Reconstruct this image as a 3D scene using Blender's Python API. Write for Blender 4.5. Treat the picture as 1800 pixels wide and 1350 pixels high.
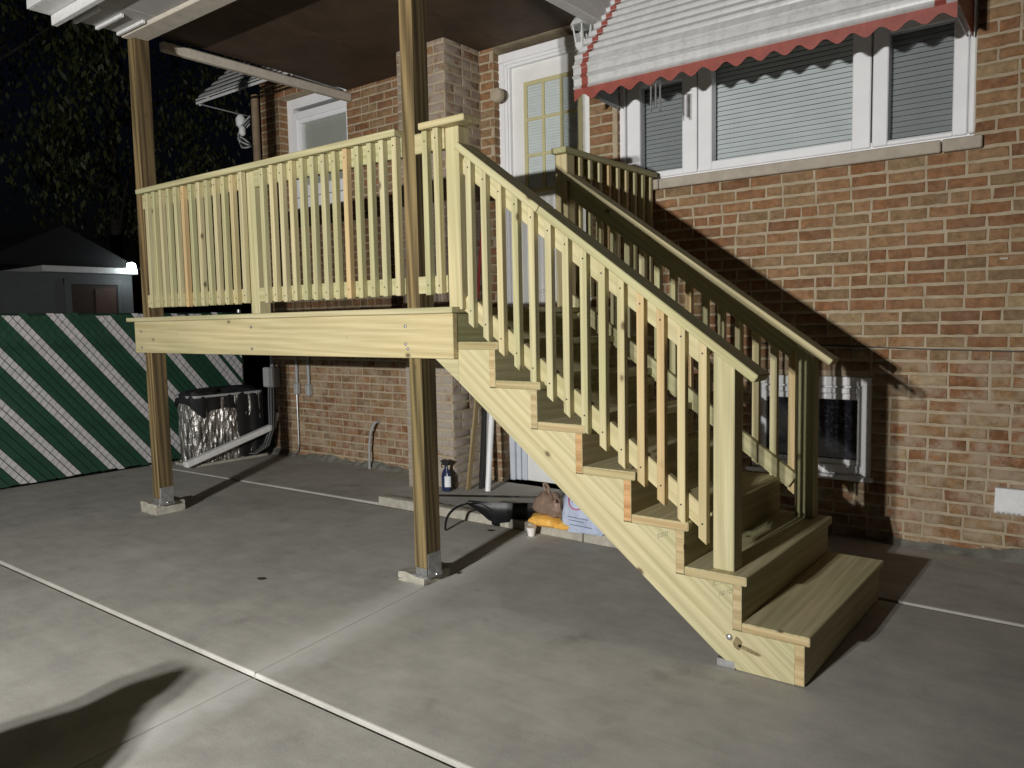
import bpy, bmesh, math, random
from mathutils import Vector, Matrix
random.seed(7)
for o in list(bpy.data.objects): bpy.data.objects.remove(o)
sc = bpy.context.scene
COL = sc.collection

# ------------------------------------------------------------------ camera
CAM = Vector((2.4183, -3.0104, 1.4512)); YAW, PITCH, ROLL = map(math.radians, (-37.8095, -4.6444, -1.1022))
fw = Vector((math.sin(YAW)*math.cos(PITCH), math.cos(YAW)*math.cos(PITCH), math.sin(PITCH)))
rt = Vector((math.cos(YAW), -math.sin(YAW), 0)); up = rt.cross(fw)
r2 = rt*math.cos(ROLL)+up*math.sin(ROLL); u2 = -rt*math.sin(ROLL)+up*math.cos(ROLL)
cd = bpy.data.cameras.new('camera'); cam = bpy.data.objects.new('camera', cd); COL.objects.link(cam)
m = Matrix((r2, u2, -fw)).transposed().to_4x4(); m.translation = CAM; cam.matrix_world = m
cd.sensor_width = 36; cd.lens = 36*1377.69/1800; cd.clip_start = 0.05; cd.clip_end = 2000
sc.camera = cam

# ------------------------------------------------------------------ night sky
w = bpy.data.worlds.new('World'); sc.world = w; w.use_nodes = True
nt = w.node_tree; bg = nt.nodes['Background']
sky = nt.nodes.new('ShaderNodeTexSky'); sky.sky_type = 'NISHITA'; sky.sun_disc = False
sky.sun_elevation = math.radians(-3.3); sky.sun_rotation = math.radians(200); sky.altitude = 200
tint = nt.nodes.new('ShaderNodeMix'); tint.data_type = 'RGBA'; tint.blend_type = 'MULTIPLY'; tint.inputs[0].default_value = 1.0; tint.inputs[7].default_value = (0.5, 0.75, 1.3, 1)
nt.links.new(sky.outputs[0], tint.inputs[6]); nt.links.new(tint.outputs[2], bg.inputs[0]); bg.inputs[1].default_value = 0.05

# ------------------------------------------------------------------ twin-head flood light of the yard, behind the photographer
LIGHT = Vector((0.85, -6.2, 1.93)); AIM = Vector((-2.3, 0.6, 1.2))
for k, s in enumerate((-1, 1)):
    ld = bpy.data.lights.new('yard_flood_light', 'SPOT'); lo = bpy.data.objects.new('yard_flood_light', ld); COL.objects.link(lo)
    lo.location = LIGHT+Vector((0.085*s, 0, 0)); ld.energy = 1140; ld.color = (1.0, 0.983, 0.955)
    ld.spot_size = math.radians(112); ld.spot_blend = 1.0; ld.shadow_soft_size = 0.035
    lo.rotation_euler = (AIM-lo.location).to_track_quat('-Z', 'Y').to_euler()

sc.view_settings.view_transform = 'Standard'; sc.view_settings.look = 'None'
sc.view_settings.exposure = 0.0; sc.view_settings.gamma = 1.0; sc.view_settings.use_curve_mapping = False
sc.render.engine = 'CYCLES'
sc.cycles.max_bounces = 6; sc.cycles.transparent_max_bounces = 12

# ------------------------------------------------------------------ materials
def newmat(name):
    m = bpy.data.materials.new(name); m.use_nodes = True
    return m, m.node_tree.nodes, m.node_tree.links, m.node_tree.nodes['Principled BSDF']
def ramp(N, stops):
    r = N.new('ShaderNodeValToRGB'); e = r.color_ramp.elements
    while len(e) < len(stops): e.new(0.5)
    for el, (p, c) in zip(e, stops):
        el.position = p; el.color = (*c, 1) if len(c) == 3 else c
    return r
def mixc(N, L, fac, a, b, mode='MIX'):
    x = N.new('ShaderNodeMix'); x.data_type = 'RGBA'; x.blend_type = mode
    for i, v in ((0, fac), (6, a), (7, b)):
        if isinstance(v, (int, float)): x.inputs[i].default_value = v
        elif isinstance(v, tuple): x.inputs[i].default_value = (*v, 1)
        else: L.new(v, x.inputs[i])
    return x.outputs[2]
def math_(N, L, op, a, b=None):
    x = N.new('ShaderNodeMath'); x.operation = op
    for i, v in enumerate((a, b)):
        if v is None: continue
        if isinstance(v, (int, float)): x.inputs[i].default_value = v
        else: L.new(v, x.inputs[i])
    return x.outputs[0]
def bump(N, L, P, h, strength=0.3, dist=0.002):
    b = N.new('ShaderNodeBump'); b.inputs['Strength'].default_value = strength; b.inputs['Distance'].default_value = dist
    L.new(h, b.inputs['Height']); L.new(b.outputs[0], P.inputs['Normal'])
def noise(N, L, vec, scale, detail=4, rough=0.55):
    n = N.new('ShaderNodeTexNoise'); n.inputs['Scale'].default_value = scale; n.inputs['Detail'].default_value = detail
    n.inputs['Roughness'].default_value = rough
    if vec is not None: L.new(vec, n.inputs['Vector'])
    return n
def wood(name, axis, dark, light, pink, knots=0.9, rough=0.75, blotch=0.35, contrast=1.0, wavew=0.15):
    m, N, L, P = newmat(name)
    tc = N.new('ShaderNodeTexCoord'); oi = N.new('ShaderNodeObjectInfo')
    off = N.new('ShaderNodeVectorMath'); off.operation = 'MULTIPLY_ADD'
    cx = N.new('ShaderNodeCombineXYZ')
    for i, k in enumerate((37.0, 91.0, 53.0)): L.new(math_(N, L, 'MULTIPLY', oi.outputs['Random'], k), cx.inputs[i])
    add = N.new('ShaderNodeVectorMath'); add.operation = 'ADD'; L.new(tc.outputs['Object'], add.inputs[0]); L.new(cx.outputs[0], add.inputs[1])
    N.remove(off)
    def scaled(a, b):
        mp = N.new('ShaderNodeMapping'); s = [b, b, b]; s[axis] = a; mp.inputs['Scale'].default_value = s
        L.new(add.outputs[0], mp.inputs[0]); return mp.outputs[0]
    # cathedral grain: distorted rings, stretched along the board
    wv = N.new('ShaderNodeTexWave'); wv.wave_type = 'BANDS'; wv.bands_direction = 'DIAGONAL'
    wv.inputs['Scale'].default_value = 1.0; wv.inputs['Distortion'].default_value = 9.0; wv.inputs['Detail'].default_value = 2.5
    wv.inputs['Detail Scale'].default_value = 0.8; L.new(scaled(0.55, 13.0), wv.inputs['Vector'])
    fine = noise(N, L, scaled(3.0, 260.0), 1.0, 3)
    broad = noise(N, L, scaled(0.8, 5.0), 1.0, 3); streak = noise(N, L, scaled(0.9, 45.0), 1.0, 4)
    g = math_(N, L, 'ADD', math_(N, L, 'MULTIPLY', wv.outputs['Fac'], wavew), math_(N, L, 'ADD', math_(N, L, 'MULTIPLY', fine.outputs['Fac'], (1-wavew)*.5), math_(N, L, 'MULTIPLY', streak.outputs['Fac'], (1-wavew)*.5)))
    rc = ramp(N, [(0.36, light), (0.68, tuple(light[i]+(dark[i]-light[i])*contrast for i in range(3)))]); L.new(g, rc.inputs[0])
    # colour of the single board
    tone = ramp(N, [(0.0, (0.86, 0.9, 0.82)), (0.45, (1, 1, 1)), (0.8, (1.06, 1.03, 0.98)), (0.93, pink), (1.0, pink)])
    tone.color_ramp.interpolation = 'LINEAR'; L.new(oi.outputs['Random'], tone.inputs[0])
    c = mixc(N, L, 1.0, rc.outputs[0], tone.outputs[0], 'MULTIPLY')
    br = ramp(N, [(0.32, (0.76, 0.83, 0.72)), (0.5, (1.0, 1.0, 0.98)), (0.66, (1.07, 1.03, 0.96))]); L.new(broad.outputs['Fac'], br.inputs[0])
    c = mixc(N, L, blotch*2, c, mixc(N, L, 1.0, c, br.outputs[0], 'MULTIPLY'))
    # knots
    vo = N.new('ShaderNodeTexVoronoi'); vo.inputs['Scale'].default_value = 1.0; L.new(scaled(6.0, 9.0), vo.inputs['Vector'])
    cut = math_(N, L, 'GREATER_THAN', N.new('ShaderNodeSeparateColor').outputs[0], 0.5)
    sep = N.new('ShaderNodeSeparateColor'); L.new(vo.outputs['Color'], sep.inputs[0])
    sel = math_(N, L, 'GREATER_THAN', sep.outputs[0], 1.0-0.19*knots)
    kn = ramp(N, [(0.05, (1, 1, 1)), (0.10, (0.8,)*3), (0.125, (0.25,)*3), (0.2, (0, 0, 0))]); L.new(vo.outputs['Distance'], kn.inputs[0])
    kf = math_(N, L, 'MULTIPLY', kn.outputs[0], sel)
    c = mixc(N, L, math_(N, L, 'MULTIPLY', kf, 0.9), c, (0.085, 0.055, 0.026))
    L.new(c, P.inputs['Base Color']); P.inputs['Roughness'].default_value = rough
    P.inputs['Specular IOR Level'].default_value = 0.3
    bump(N, L, P, math_(N, L, 'ADD', g, math_(N, L, 'MULTIPLY', kf, -0.4)), 0.35, 0.0015)
    return m
def plain(name, col, rough=0.6, metal=0.0, var=0.12, scale=6.0, bstr=0.0, bscale=60, spec=0.4, dirt=None, dirt_amt=0.0):
    m, N, L, P = newmat(name)
    tc = N.new('ShaderNodeTexCoord'); n = noise(N, L, tc.outputs['Object'], scale, 5, 0.6)
    r = ramp(N, [(0.3, tuple(c*(1-var) for c in col)), (0.7, tuple(min(1, c*(1+var)) for c in col))]); L.new(n.outputs['Fac'], r.inputs[0])
    c = r.outputs[0]
    if dirt:
        n2 = noise(N, L, tc.outputs['Object'], scale*2.7, 6, 0.7)
        r3 = ramp(N, [(0.5, (0, 0, 0)), (0.68, (1, 1, 1))]); L.new(n2.outputs['Fac'], r3.inputs[0])
        c = mixc(N, L, math_(N, L, 'MULTIPLY', r3.outputs[0], dirt_amt), c, dirt)
    L.new(c, P.inputs['Base Color']); P.inputs['Roughness'].default_value = rough; P.inputs['Metallic'].default_value = metal
    P.inputs['Specular IOR Level'].default_value = spec
    if bstr:
        n3 = noise(N, L, tc.outputs['Object'], bscale, 4); bump(N, L, P, n3.outputs['Fac'], bstr, 0.004)
    return m
PALE_D, PALE_L, PINK = (0.370, 0.328, 0.186), (0.525, 0.476, 0.295), (1.06, 0.86, 0.74)
MILD = (1.03, 0.98, 0.93)
WX = wood('new_lumber_x', 0, PALE_D, PALE_L, MILD, 1.3); WY = wood('new_lumber_y', 1, PALE_D, PALE_L, MILD, 1.0); WZ = wood('new_lumber_z', 2, PALE_D, PALE_L, MILD, 0.55); WB = wood('baluster_lumber', 2, PALE_D, PALE_L, PINK, 0.7)
WEND = wood('new_lumber_end', 0, (0.30, 0.21, 0.10), (0.50, 0.41, 0.24), (1.1, 0.8, 0.65), 0.5)
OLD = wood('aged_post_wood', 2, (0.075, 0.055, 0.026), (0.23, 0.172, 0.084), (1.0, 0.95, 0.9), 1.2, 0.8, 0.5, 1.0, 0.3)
OLDS = wood('shaded_post_side', 2, (0.05, 0.036, 0.018), (0.135, 0.10, 0.05), (1.0, 0.95, 0.9), 1.2, 0.8, 0.5, 1.0, 0.3)  # darker copy of the post wood: shade on the side faces put into colour
BEAMP = plain('cream_painted_beam', (0.55, 0.50, 0.42), 0.7, var=0.1, scale=9, bstr=0.2, dirt=(0.3, 0.26, 0.2), dirt_amt=0.35)
WHITE = plain('white_vinyl', (0.84, 0.84, 0.85), 0.45, var=0.04)
WHITEP = plain('white_painted_metal', (0.70, 0.70, 0.69), 0.5, var=0.08, scale=14, dirt=(0.42, 0.4, 0.36), dirt_amt=0.3)
AWN = plain('silvery_white_enamel', (0.64, 0.64, 0.63), 0.36, 0.15, var=0.1, scale=10, dirt=(0.36, 0.35, 0.32), dirt_amt=0.35)
CREAM = plain('yellowed_plastic', (0.55, 0.50, 0.27), 0.5, var=0.06)
REDP = plain('red_painted_metal', (0.30, 0.075, 0.055), 0.5, var=0.15, scale=12, dirt=(0.16, 0.05, 0.04), dirt_amt=0.4)
STONE = plain('limestone_sill', (0.42, 0.37, 0.30), 0.85, var=0.14, scale=12, bstr=0.25, bscale=90)
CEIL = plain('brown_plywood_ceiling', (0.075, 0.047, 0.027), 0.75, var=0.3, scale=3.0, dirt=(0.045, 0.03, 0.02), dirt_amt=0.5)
GALV = plain('galvanised_steel', (0.50, 0.50, 0.50), 0.42, 0.85, var=0.2, scale=30)
GREYP = plain('grey_painted_steel', (0.33, 0.34, 0.34), 0.55, var=0.1)
BLACKP = plain('black_plastic', (0.018, 0.018, 0.019), 0.38, var=0.25, scale=8, dirt=(0.05, 0.05, 0.05), dirt_amt=0.5)
RUBBER = plain('black_rubber_cable', (0.02, 0.02, 0.02), 0.5)
TARP = plain('black_tarp', (0.012, 0.012, 0.013), 0.55, bstr=0.6, bscale=9)
GREEN = plain('green_privacy_slat', (0.010, 0.052, 0.028), 0.6, var=0.25, scale=5, dirt=(0.06, 0.075, 0.06), dirt_amt=0.25)
SLATW = plain('white_privacy_slat', (0.50, 0.485, 0.485), 0.55, var=0.18, scale=9, dirt=(0.28, 0.26, 0.26), dirt_amt=0.5)
WIRE = plain('green_coated_wire', (0.012, 0.030, 0.020), 0.5)
BLUEP = plain('dark_blue_plastic', (0.02, 0.03, 0.075), 0.3)
PAPER = plain('pale_label', (0.7, 0.72, 0.74), 0.6)
BAGB = plain('brown_plastic_bag', (0.22, 0.155, 0.115), 0.4, var=0.35, scale=9, bstr=0.7, bscale=18, dirt=(0.30, 0.16, 0.12), dirt_amt=0.5)
BAGO = plain('orange_plastic_bag', (0.78, 0.42, 0.08), 0.45, var=0.15, scale=16, bstr=0.6, bscale=25, dirt=(0.75, 0.55, 0.25), dirt_amt=0.4)
BAGW = plain('pale_blue_plastic_bag', (0.42, 0.48, 0.62), 0.35, var=0.18, scale=9, bstr=0.9, bscale=14, dirt=(0.6, 0.64, 0.72), dirt_amt=0.6)
LOGO = plain('dark_pink_print', (0.42, 0.12, 0.2), 0.6)
DARKP = plain('dark_print', (0.12, 0.14, 0.2), 0.6)
CUP = plain('white_cup', (0.75, 0.72, 0.68), 0.5)
BARK = plain('tree_bark', (0.06, 0.05, 0.04), 0.9, var=0.3, scale=12, bstr=0.6, bscale=20)
SHINGLE = plain('dark_shingle', (0.010, 0.010, 0.011), 0.9)
SIDING = plain('pale_siding', (0.12, 0.128, 0.128), 0.6, var=0.06)
DOORB = plain('dark_brown_door', (0.05, 0.035, 0.028), 0.6)
BEIGE = plain('beige_plastic', (0.40, 0.34, 0.25), 0.55)
REDFLAG = plain('red_paint', (0.25, 0.02, 0.02), 0.6)
SHADEDARK = plain('shade_dark', (0.02, 0.017, 0.014), 0.9)  # near-black colour that paints the shade over the back door

def leafmat():
    m, N, L, P = newmat('leaf')
    n = N.new('ShaderNodeNewGeometry'); r = ramp(N, [(0, (0.028, 0.040, 0.010)), (0.5, (0.055, 0.07, 0.016)), (1, (0.09, 0.095, 0.03))])
    L.new(n.outputs['Random Per Island'], r.inputs[0]); L.new(r.outputs[0], P.inputs['Base Color']); P.inputs['Roughness'].default_value = 0.55
    return m
LEAF = leafmat()
DEADLEAF = plain('dead_leaf', (0.07, 0.045, 0.025), 0.8)

def foil():
    m, N, L, P = newmat('crumpled_foil_wrap')
    tc = N.new('ShaderNodeTexCoord'); mp = N.new('ShaderNodeMapping'); mp.inputs['Scale'].default_value = (16, 16, 4.0); L.new(tc.outputs['Object'], mp.inputs[0])
    n = noise(N, L, mp.outputs[0], 1.0, 5, 0.65); v = N.new('ShaderNodeTexVoronoi'); v.inputs['Scale'].default_value = 1.6; L.new(mp.outputs[0], v.inputs['Vector'])
    r = ramp(N, [(0.35, (0.07, 0.065, 0.055)), (0.46, (0.26, 0.25, 0.23)), (0.62, (0.58, 0.56, 0.52))]); L.new(n.outputs['Fac'], r.inputs[0])
    L.new(r.outputs[0], P.inputs['Base Color']); P.inputs['Metallic'].default_value = 0.75; P.inputs['Roughness'].default_value = 0.32
    bump(N, L, P, math_(N, L, 'ADD', n.outputs['Fac'], v.outputs['Distance']), 0.9, 0.03)
    return m
FOIL = foil()

def concrete(name, seed):
    m, N, L, P = newmat(name)
    ge = N.new('ShaderNodeNewGeometry'); mp = N.new('ShaderNodeMapping'); mp.inputs['Location'].default_value = (seed, seed*2.3, 0); L.new(ge.outputs['Position'], mp.inputs[0])
    big = noise(N, L, mp.outputs[0], 0.9, 5, 0.6); mid = noise(N, L, mp.outputs[0], 4.5, 6, 0.65); fine = noise(N, L, mp.outputs[0], 150, 3, 0.7)
    r = ramp(N, [(0.32, (0.345, 0.332, 0.302)), (0.5, (0.40, 0.386, 0.353)), (0.68, (0.455, 0.441, 0.405))]); L.new(big.outputs['Fac'], r.inputs[0])
    r2_ = ramp(N, [(0.3, (0.86, 0.86, 0.86)), (0.65, (1.08, 1.08, 1.07))]); L.new(mid.outputs['Fac'], r2_.inputs[0])
    c = mixc(N, L, 1.0, r.outputs[0], r2_.outputs[0], 'MULTIPLY')
    r3 = ramp(N, [(0.25, (0.8, 0.8, 0.8)), (0.7, (1.12, 1.12, 1.12))]); L.new(fine.outputs['Fac'], r3.inputs[0])
    c = mixc(N, L, 0.7, c, mixc(N, L, 1.0, c, r3.outputs[0], 'MULTIPLY'))
    tm = N.new('ShaderNodeMapping'); tm.inputs['Scale'].default_value = (1.3, 7.0, 1); tm.inputs['Rotation'].default_value = (0, 0, 0.5); L.new(ge.outputs['Position'], tm.inputs[0])
    tro = noise(N, L, tm.outputs[0], 1.6, 7, 0.7); rt_ = ramp(N, [(0.35, (0.94, 0.94, 0.94)), (0.62, (1.05, 1.05, 1.05))]); L.new(tro.outputs['Fac'], rt_.inputs[0])
    c = mixc(N, L, 1.0, c, rt_.outputs[0], 'MULTIPLY')
    spk = noise(N, L, mp.outputs[0], 420, 2, 0.6); rk = ramp(N, [(0.30, (0.70, 0.70, 0.69)), (0.45, (1, 1, 1)), (0.62, (1, 1, 1)), (0.75, (1.2, 1.2, 1.2))]); L.new(spk.outputs['Fac'], rk.inputs[0])
    c = mixc(N, L, 1.0, c, rk.outputs[0], 'MULTIPLY')
    # pale cement bloom along the joints and around the post pads, dark damp stains
    sp = N.new('ShaderNodeSeparateXYZ'); L.new(ge.outputs['Position'], sp.inputs[0])
    lin = math_(N, L, 'ADD', sp.outputs[0], math_(N, L, 'MULTIPLY', sp.outputs[1], 0.125))
    d = math_(N, L, 'ABSOLUTE', math_(N, L, 'ADD', lin, 0.545))
    d2 = math_(N, L, 'ADD', d, math_(N, L, 'MULTIPLY', mid.outputs['Fac'], 0.42))
    rb = ramp(N, [(0.24, (1, 1, 1)), (0.40, (0, 0, 0))]); L.new(d2, rb.inputs[0])
    c = mixc(N, L, math_(N, L, 'MULTIPLY', rb.outputs[0], 0.55), c, (0.66, 0.65, 0.62))
    st = noise(N, L, mp.outputs[0], 2.8, 6, 0.62); rs = ramp(N, [(0.60, (0, 0, 0)), (0.72, (1, 1, 1))]); L.new(st.outputs['Fac'], rs.inputs[0])
    c = mixc(N, L, math_(N, L, 'MULTIPLY', rs.outputs[0], 0.5), c, (0.20, 0.19, 0.17))
    L.new(c, P.inputs['Base Color']); P.inputs['Roughness'].default_value = 0.85; P.inputs['Specular IOR Level'].default_value = 0.25
    bump(N, L, P, math_(N, L, 'ADD', math_(N, L, 'MULTIPLY', fine.outputs['Fac'], 0.5), mid.outputs['Fac']), 0.22, 0.003)
    return m
CONC = concrete('broom_concrete', 0.0)
PADC = plain('rough_concrete', (0.36, 0.34, 0.28), 0.9, var=0.25, scale=14, bstr=0.8, bscale=35)
SOIL = plain('dark_soil', (0.03, 0.028, 0.022), 0.95, var=0.4, scale=2)

def brickmat(name, joined, wash=0.16, washc=(0.37, 0.30, 0.215), cover=0.0):
    m, N, L, P = newmat(name)
    ge = N.new('ShaderNodeNewGeometry'); oi = N.new('ShaderNodeObjectInfo')
    rnd = ge.outputs['Random Per Island'] if joined else oi.outputs['Random']
    wn = N.new('ShaderNodeTexWhiteNoise'); wn.noise_dimensions = '1D'; L.new(rnd, wn.inputs['W'])
    r = ramp(N, [(0.0, (0.190, 0.095, 0.048)), (0.25, (0.255, 0.124, 0.060)), (0.5, (0.290, 0.160, 0.080)), (0.75, (0.280, 0.178, 0.092)), (0.92, (0.21, 0.140, 0.076)), (1.0, (0.37, 0.27, 0.150))])
    L.new(wn.outputs['Value'], r.inputs[0])
    n = noise(N, L, ge.outputs['Position'], 26, 5, 0.65); n2 = noise(N, L, ge.outputs['Position'], 120, 3, 0.6)
    rv = ramp(N, [(0.3, (0.62, 0.60, 0.58)), (0.7, (1.24, 1.22, 1.18))]); L.new(n.outputs['Fac'], rv.inputs[0])
    c = mixc(N, L, 1.0, r.outputs[0], rv.outputs[0], 'MULTIPLY')
    # mortar wash smeared over the faces, heavy on the lower wall
    sp = N.new('ShaderNodeSeparateXYZ'); L.new(ge.outputs['Position'], sp.inputs[0])
    low = N.new('ShaderNodeMapRange'); low.inputs['From Min'].default_value = 1.32; low.inputs['From Max'].default_value = 1.05; L.new(sp.outputs[2], low.inputs['Value'])
    sm = noise(N, L, ge.outputs['Position'], 7.5, 6, 0.7); rs = ramp(N, [(0.42-cover, (0, 0, 0)), (0.60-cover, (1, 1, 1))]); L.new(sm.outputs['Fac'], rs.inputs[0])
    amt = math_(N, L, 'ADD', math_(N, L, 'MULTIPLY', low.outputs[0], 0.62), wash)
    c = mixc(N, L, math_(N, L, 'MULTIPLY', rs.outputs[0], amt), c, washc)
    L.new(c, P.inputs['Base Color']); P.inputs['Roughness'].default_value = 0.9; P.inputs['Specular IOR Level'].default_value = 0.2
    bump(N, L, P, math_(N, L, 'ADD', n.outputs['Fac'], math_(N, L, 'MULTIPLY', n2.outputs['Fac'], 0.5)), 0.5, 0.004)
    return m
BRICK1 = brickmat('common_brick', False); BRICKN = brickmat('common_brick_field', True); BRICKC = brickmat('washed_chimney_brick', True, 0.78, (0.36, 0.315, 0.265), 0.09)
def mortarmat():
    m, N, L, P = newmat('mortar')
    ge = N.new('ShaderNodeNewGeometry'); n = noise(N, L, ge.outputs['Position'], 9, 6, 0.7); n2 = noise(N, L, ge.outputs['Position'], 160, 3)
    r = ramp(N, [(0.3, (0.33, 0.265, 0.175)), (0.7, (0.48, 0.40, 0.280))]); L.new(n.outputs['Fac'], r.inputs[0])
    L.new(r.outputs[0], P.inputs['Base Color']); P.inputs['Roughness'].default_value = 0.95
    bump(N, L, P, n2.outputs['Fac'], 0.6, 0.004)
    return m
MORTAR = mortarmat()

def glassmat(name, tint, refl):
    m, N, L, P = newmat(name); N.remove(P); out = N['Material Output']
    t = N.new('ShaderNodeBsdfTransparent'); t.inputs[0].default_value = (*tint, 1)
    g = N.new('ShaderNodeBsdfGlossy'); g.inputs['Roughness'].default_value = 0.02; g.inputs['Color'].default_value = (1, 1, 1, 1)
    fr = N.new('ShaderNodeFresnel'); fr.inputs[0].default_value = refl; gg = N.new('ShaderNodeNewGeometry'); ff = math_(N, L, 'MULTIPLY', fr.outputs[0], math_(N, L, 'SUBTRACT', 1.0, gg.outputs['Backfacing']))
    mx = N.new('ShaderNodeMixShader'); L.new(ff, mx.inputs[0]); L.new(t.outputs[0], mx.inputs[1]); L.new(g.outputs[0], mx.inputs[2]); L.new(mx.outputs[0], out.inputs[0])
    return m
GLASS = glassmat('window_glass', (0.93, 0.95, 0.95), 1.45)
def screenmat():
    m, N, L, P = newmat('insect_screen'); out = N['Material Output']
    P.inputs['Base Color'].default_value = (0.05, 0.052, 0.055, 1); P.inputs['Roughness'].default_value = 0.8
    t = N.new('ShaderNodeBsdfTransparent'); mx = N.new('ShaderNodeMixShader'); mx.inputs[0].default_value = 0.20
    L.new(t.outputs[0], mx.inputs[1]); L.new(P.outputs[0], mx.inputs[2]); L.new(mx.outputs[0], out.inputs[0])
    return m
SCREEN = screenmat()
BLIND = plain('white_blind_slat', (0.74, 0.75, 0.75), 0.6, var=0.05)
BLINDD = plain('beige_roller_shade', (0.42, 0.40, 0.35), 0.7, var=0.05)
DOORW = plain('white_door_paint', (0.80, 0.80, 0.77), 0.5, var=0.06, scale=4)
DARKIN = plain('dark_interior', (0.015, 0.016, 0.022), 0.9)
DARKGLASS = plain('black_window_glass', (0.01, 0.011, 0.018), 0.08, spec=0.5, dirt=(0.07, 0.07, 0.08), dirt_amt=0.7, scale=12)
def emit(name, col, s):
    m, N, L, P = newmat(name); P.inputs['Emission Color'].default_value = (*col, 1); P.inputs['Emission Strength'].default_value = s
    return m
LAMP = emit('lit_lamp', (0.9, 1.0, 1.0), 25)

# ------------------------------------------------------------------ object helpers
WLOC = {}
def thing(name, label, cat, loc=(0, 0, 0), group=None):
    o = bpy.data.objects.new(name, None); COL.objects.link(o); o.location = loc; o.empty_display_size = 0.1
    o['label'] = label; o['category'] = cat
    if group: o['group'] = group
    WLOC[o.name] = Vector(loc); return o
def tag(o, label, cat, group=None):
    o['label'] = label; o['category'] = cat
    if group: o['group'] = group
    return o
def struct(o, label=None):
    o['kind'] = 'structure'
    if label: o['label'] = label
    return o
def link(name, me, loc, parent=None):
    o = bpy.data.objects.new(name, me); COL.objects.link(o); loc = Vector(loc)
    WLOC[o.name] = loc
    if parent is not None:
        o.parent = parent; o.location = loc-WLOC[parent.name]
    else: o.location = loc
    return o
def smooth(me, ang=40):
    for p in me.polygons: p.use_smooth = True
    try: me.set_sharp_from_angle(angle=math.radians(ang))
    except Exception: pass
def from_bm(name, bm, mat, parent=None, loc=None, smo=False):
    """bm holds world coordinates; the origin goes to loc (default: centre of the bounds)."""
    if loc is None:
        lo = [min(v.co[i] for v in bm.verts) for i in range(3)]; hi = [max(v.co[i] for v in bm.verts) for i in range(3)]
        loc = Vector([(a+b)/2 for a, b in zip(lo, hi)])
    loc = Vector(loc); bmesh.ops.translate(bm, verts=bm.verts, vec=-loc)
    bmesh.ops.recalc_face_normals(bm, faces=bm.faces)
    me = bpy.data.meshes.new(name); bm.to_mesh(me); bm.free()
    for mt in (mat if isinstance(mat, (list, tuple)) else [mat]): me.materials.append(mt)
    if smo: smooth(me)
    return link(name, me, loc, parent)
def bm_box(bm, x0, x1, y0, y1, z0, z1, bev=0.0, mi=0):
    vs = [bm.verts.new((x, y, z)) for x in (x0, x1) for y in (y0, y1) for z in (z0, z1)]
    fs = [bm.faces.new([vs[i] for i in f]) for f in ((0, 1, 3, 2), (4, 6, 7, 5), (0, 4, 5, 1), (2, 3, 7, 6), (0, 2, 6, 4), (1, 5, 7, 3))]
    for f in fs: f.material_index = mi
    if bev:
        es = list({e for f in fs for e in f.edges})
        bmesh.ops.bevel(bm, geom=es, offset=bev, segments=1, profile=0.5, affect='EDGES')
CACHE = {}
def box(name, x0, x1, y0, y1, z0, z1, mat, parent=None, bev=0.003, end=None):
    key = (round(x1-x0, 4), round(y1-y0, 4), round(z1-z0, 4), mat.name, bev, end)
    if key not in CACHE:
        bm = bmesh.new(); hx, hy, hz = (x1-x0)/2, (y1-y0)/2, (z1-z0)/2
        bm_box(bm, -hx, hx, -hy, hy, -hz, hz, bev); bmesh.ops.recalc_face_normals(bm, faces=bm.faces)
        me = bpy.data.meshes.new(name); bm.to_mesh(me); bm.free(); me.materials.append(mat); CACHE[key] = me
        if end:
            me.materials.append(end[0])
            for p in me.polygons:
                if abs(p.normal[end[1]]) > .9: p.material_index = 1
    return link(name, CACHE[key], ((x0+x1)/2, (y0+y1)/2, (z0+z1)/2), parent)
def bm_prism(bm, pts, axis, a, b):
    """extrude the polygon pts (2-D, in the two axes left) from a to b along axis."""
    def mk(p, t):
        c = list(p); c.insert(axis, t); return bm.verts.new(c)
    A = [mk(p, a) for p in pts]; B = [mk(p, b) for p in pts]; n = len(pts)
    bm.faces.new(A); bm.faces.new(B[::-1])
    for i in range(n): bm.faces.new((A[i], B[i], B[(i+1) % n], A[(i+1) % n]))
def prism(name, pts, axis, a, b, mat, parent=None, bev=0.0):
    bm = bmesh.new(); bm_prism(bm, pts, axis, a, b)
    if bev: bmesh.ops.bevel(bm, geom=list(bm.edges), offset=bev, segments=1, profile=0.5, affect='EDGES')
    bmesh.ops.triangulate(bm, faces=[f for f in bm.faces if len(f.verts) > 4])
    return from_bm(name, bm, mat, parent)
def bm_tube(bm, pts, r, n=8, cap=True, rs=None):
    pts = [Vector(p) for p in pts]; rings = []; prev = None
    for i, p in enumerate(pts):
        d = ((pts[min(i+1, len(pts)-1)]-pts[max(i-1, 0)])).normalized()
        if prev is None: a = d.orthogonal().normalized()
        else: a = (prev-d*prev.dot(d)).normalized()
        prev = a; b = d.cross(a); rr = rs[i] if rs else r
        rings.append([bm.verts.new(p+(a*math.cos(t)+b*math.sin(t))*rr) for t in [2*math.pi*k/n+math.pi/n for k in range(n)]])
    for A, B in zip(rings, rings[1:]):
        for k in range(n): bm.faces.new((A[k], A[(k+1) % n], B[(k+1) % n], B[k]))
    if cap: bm.faces.new(rings[0][::-1]); bm.faces.new(rings[-1])
def tube(name, pts, r, mat, parent=None, n=8, rs=None):
    bm = bmesh.new(); bm_tube(bm, pts, r, n, True, rs); return from_bm(name, bm, mat, parent, smo=True)
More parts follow.
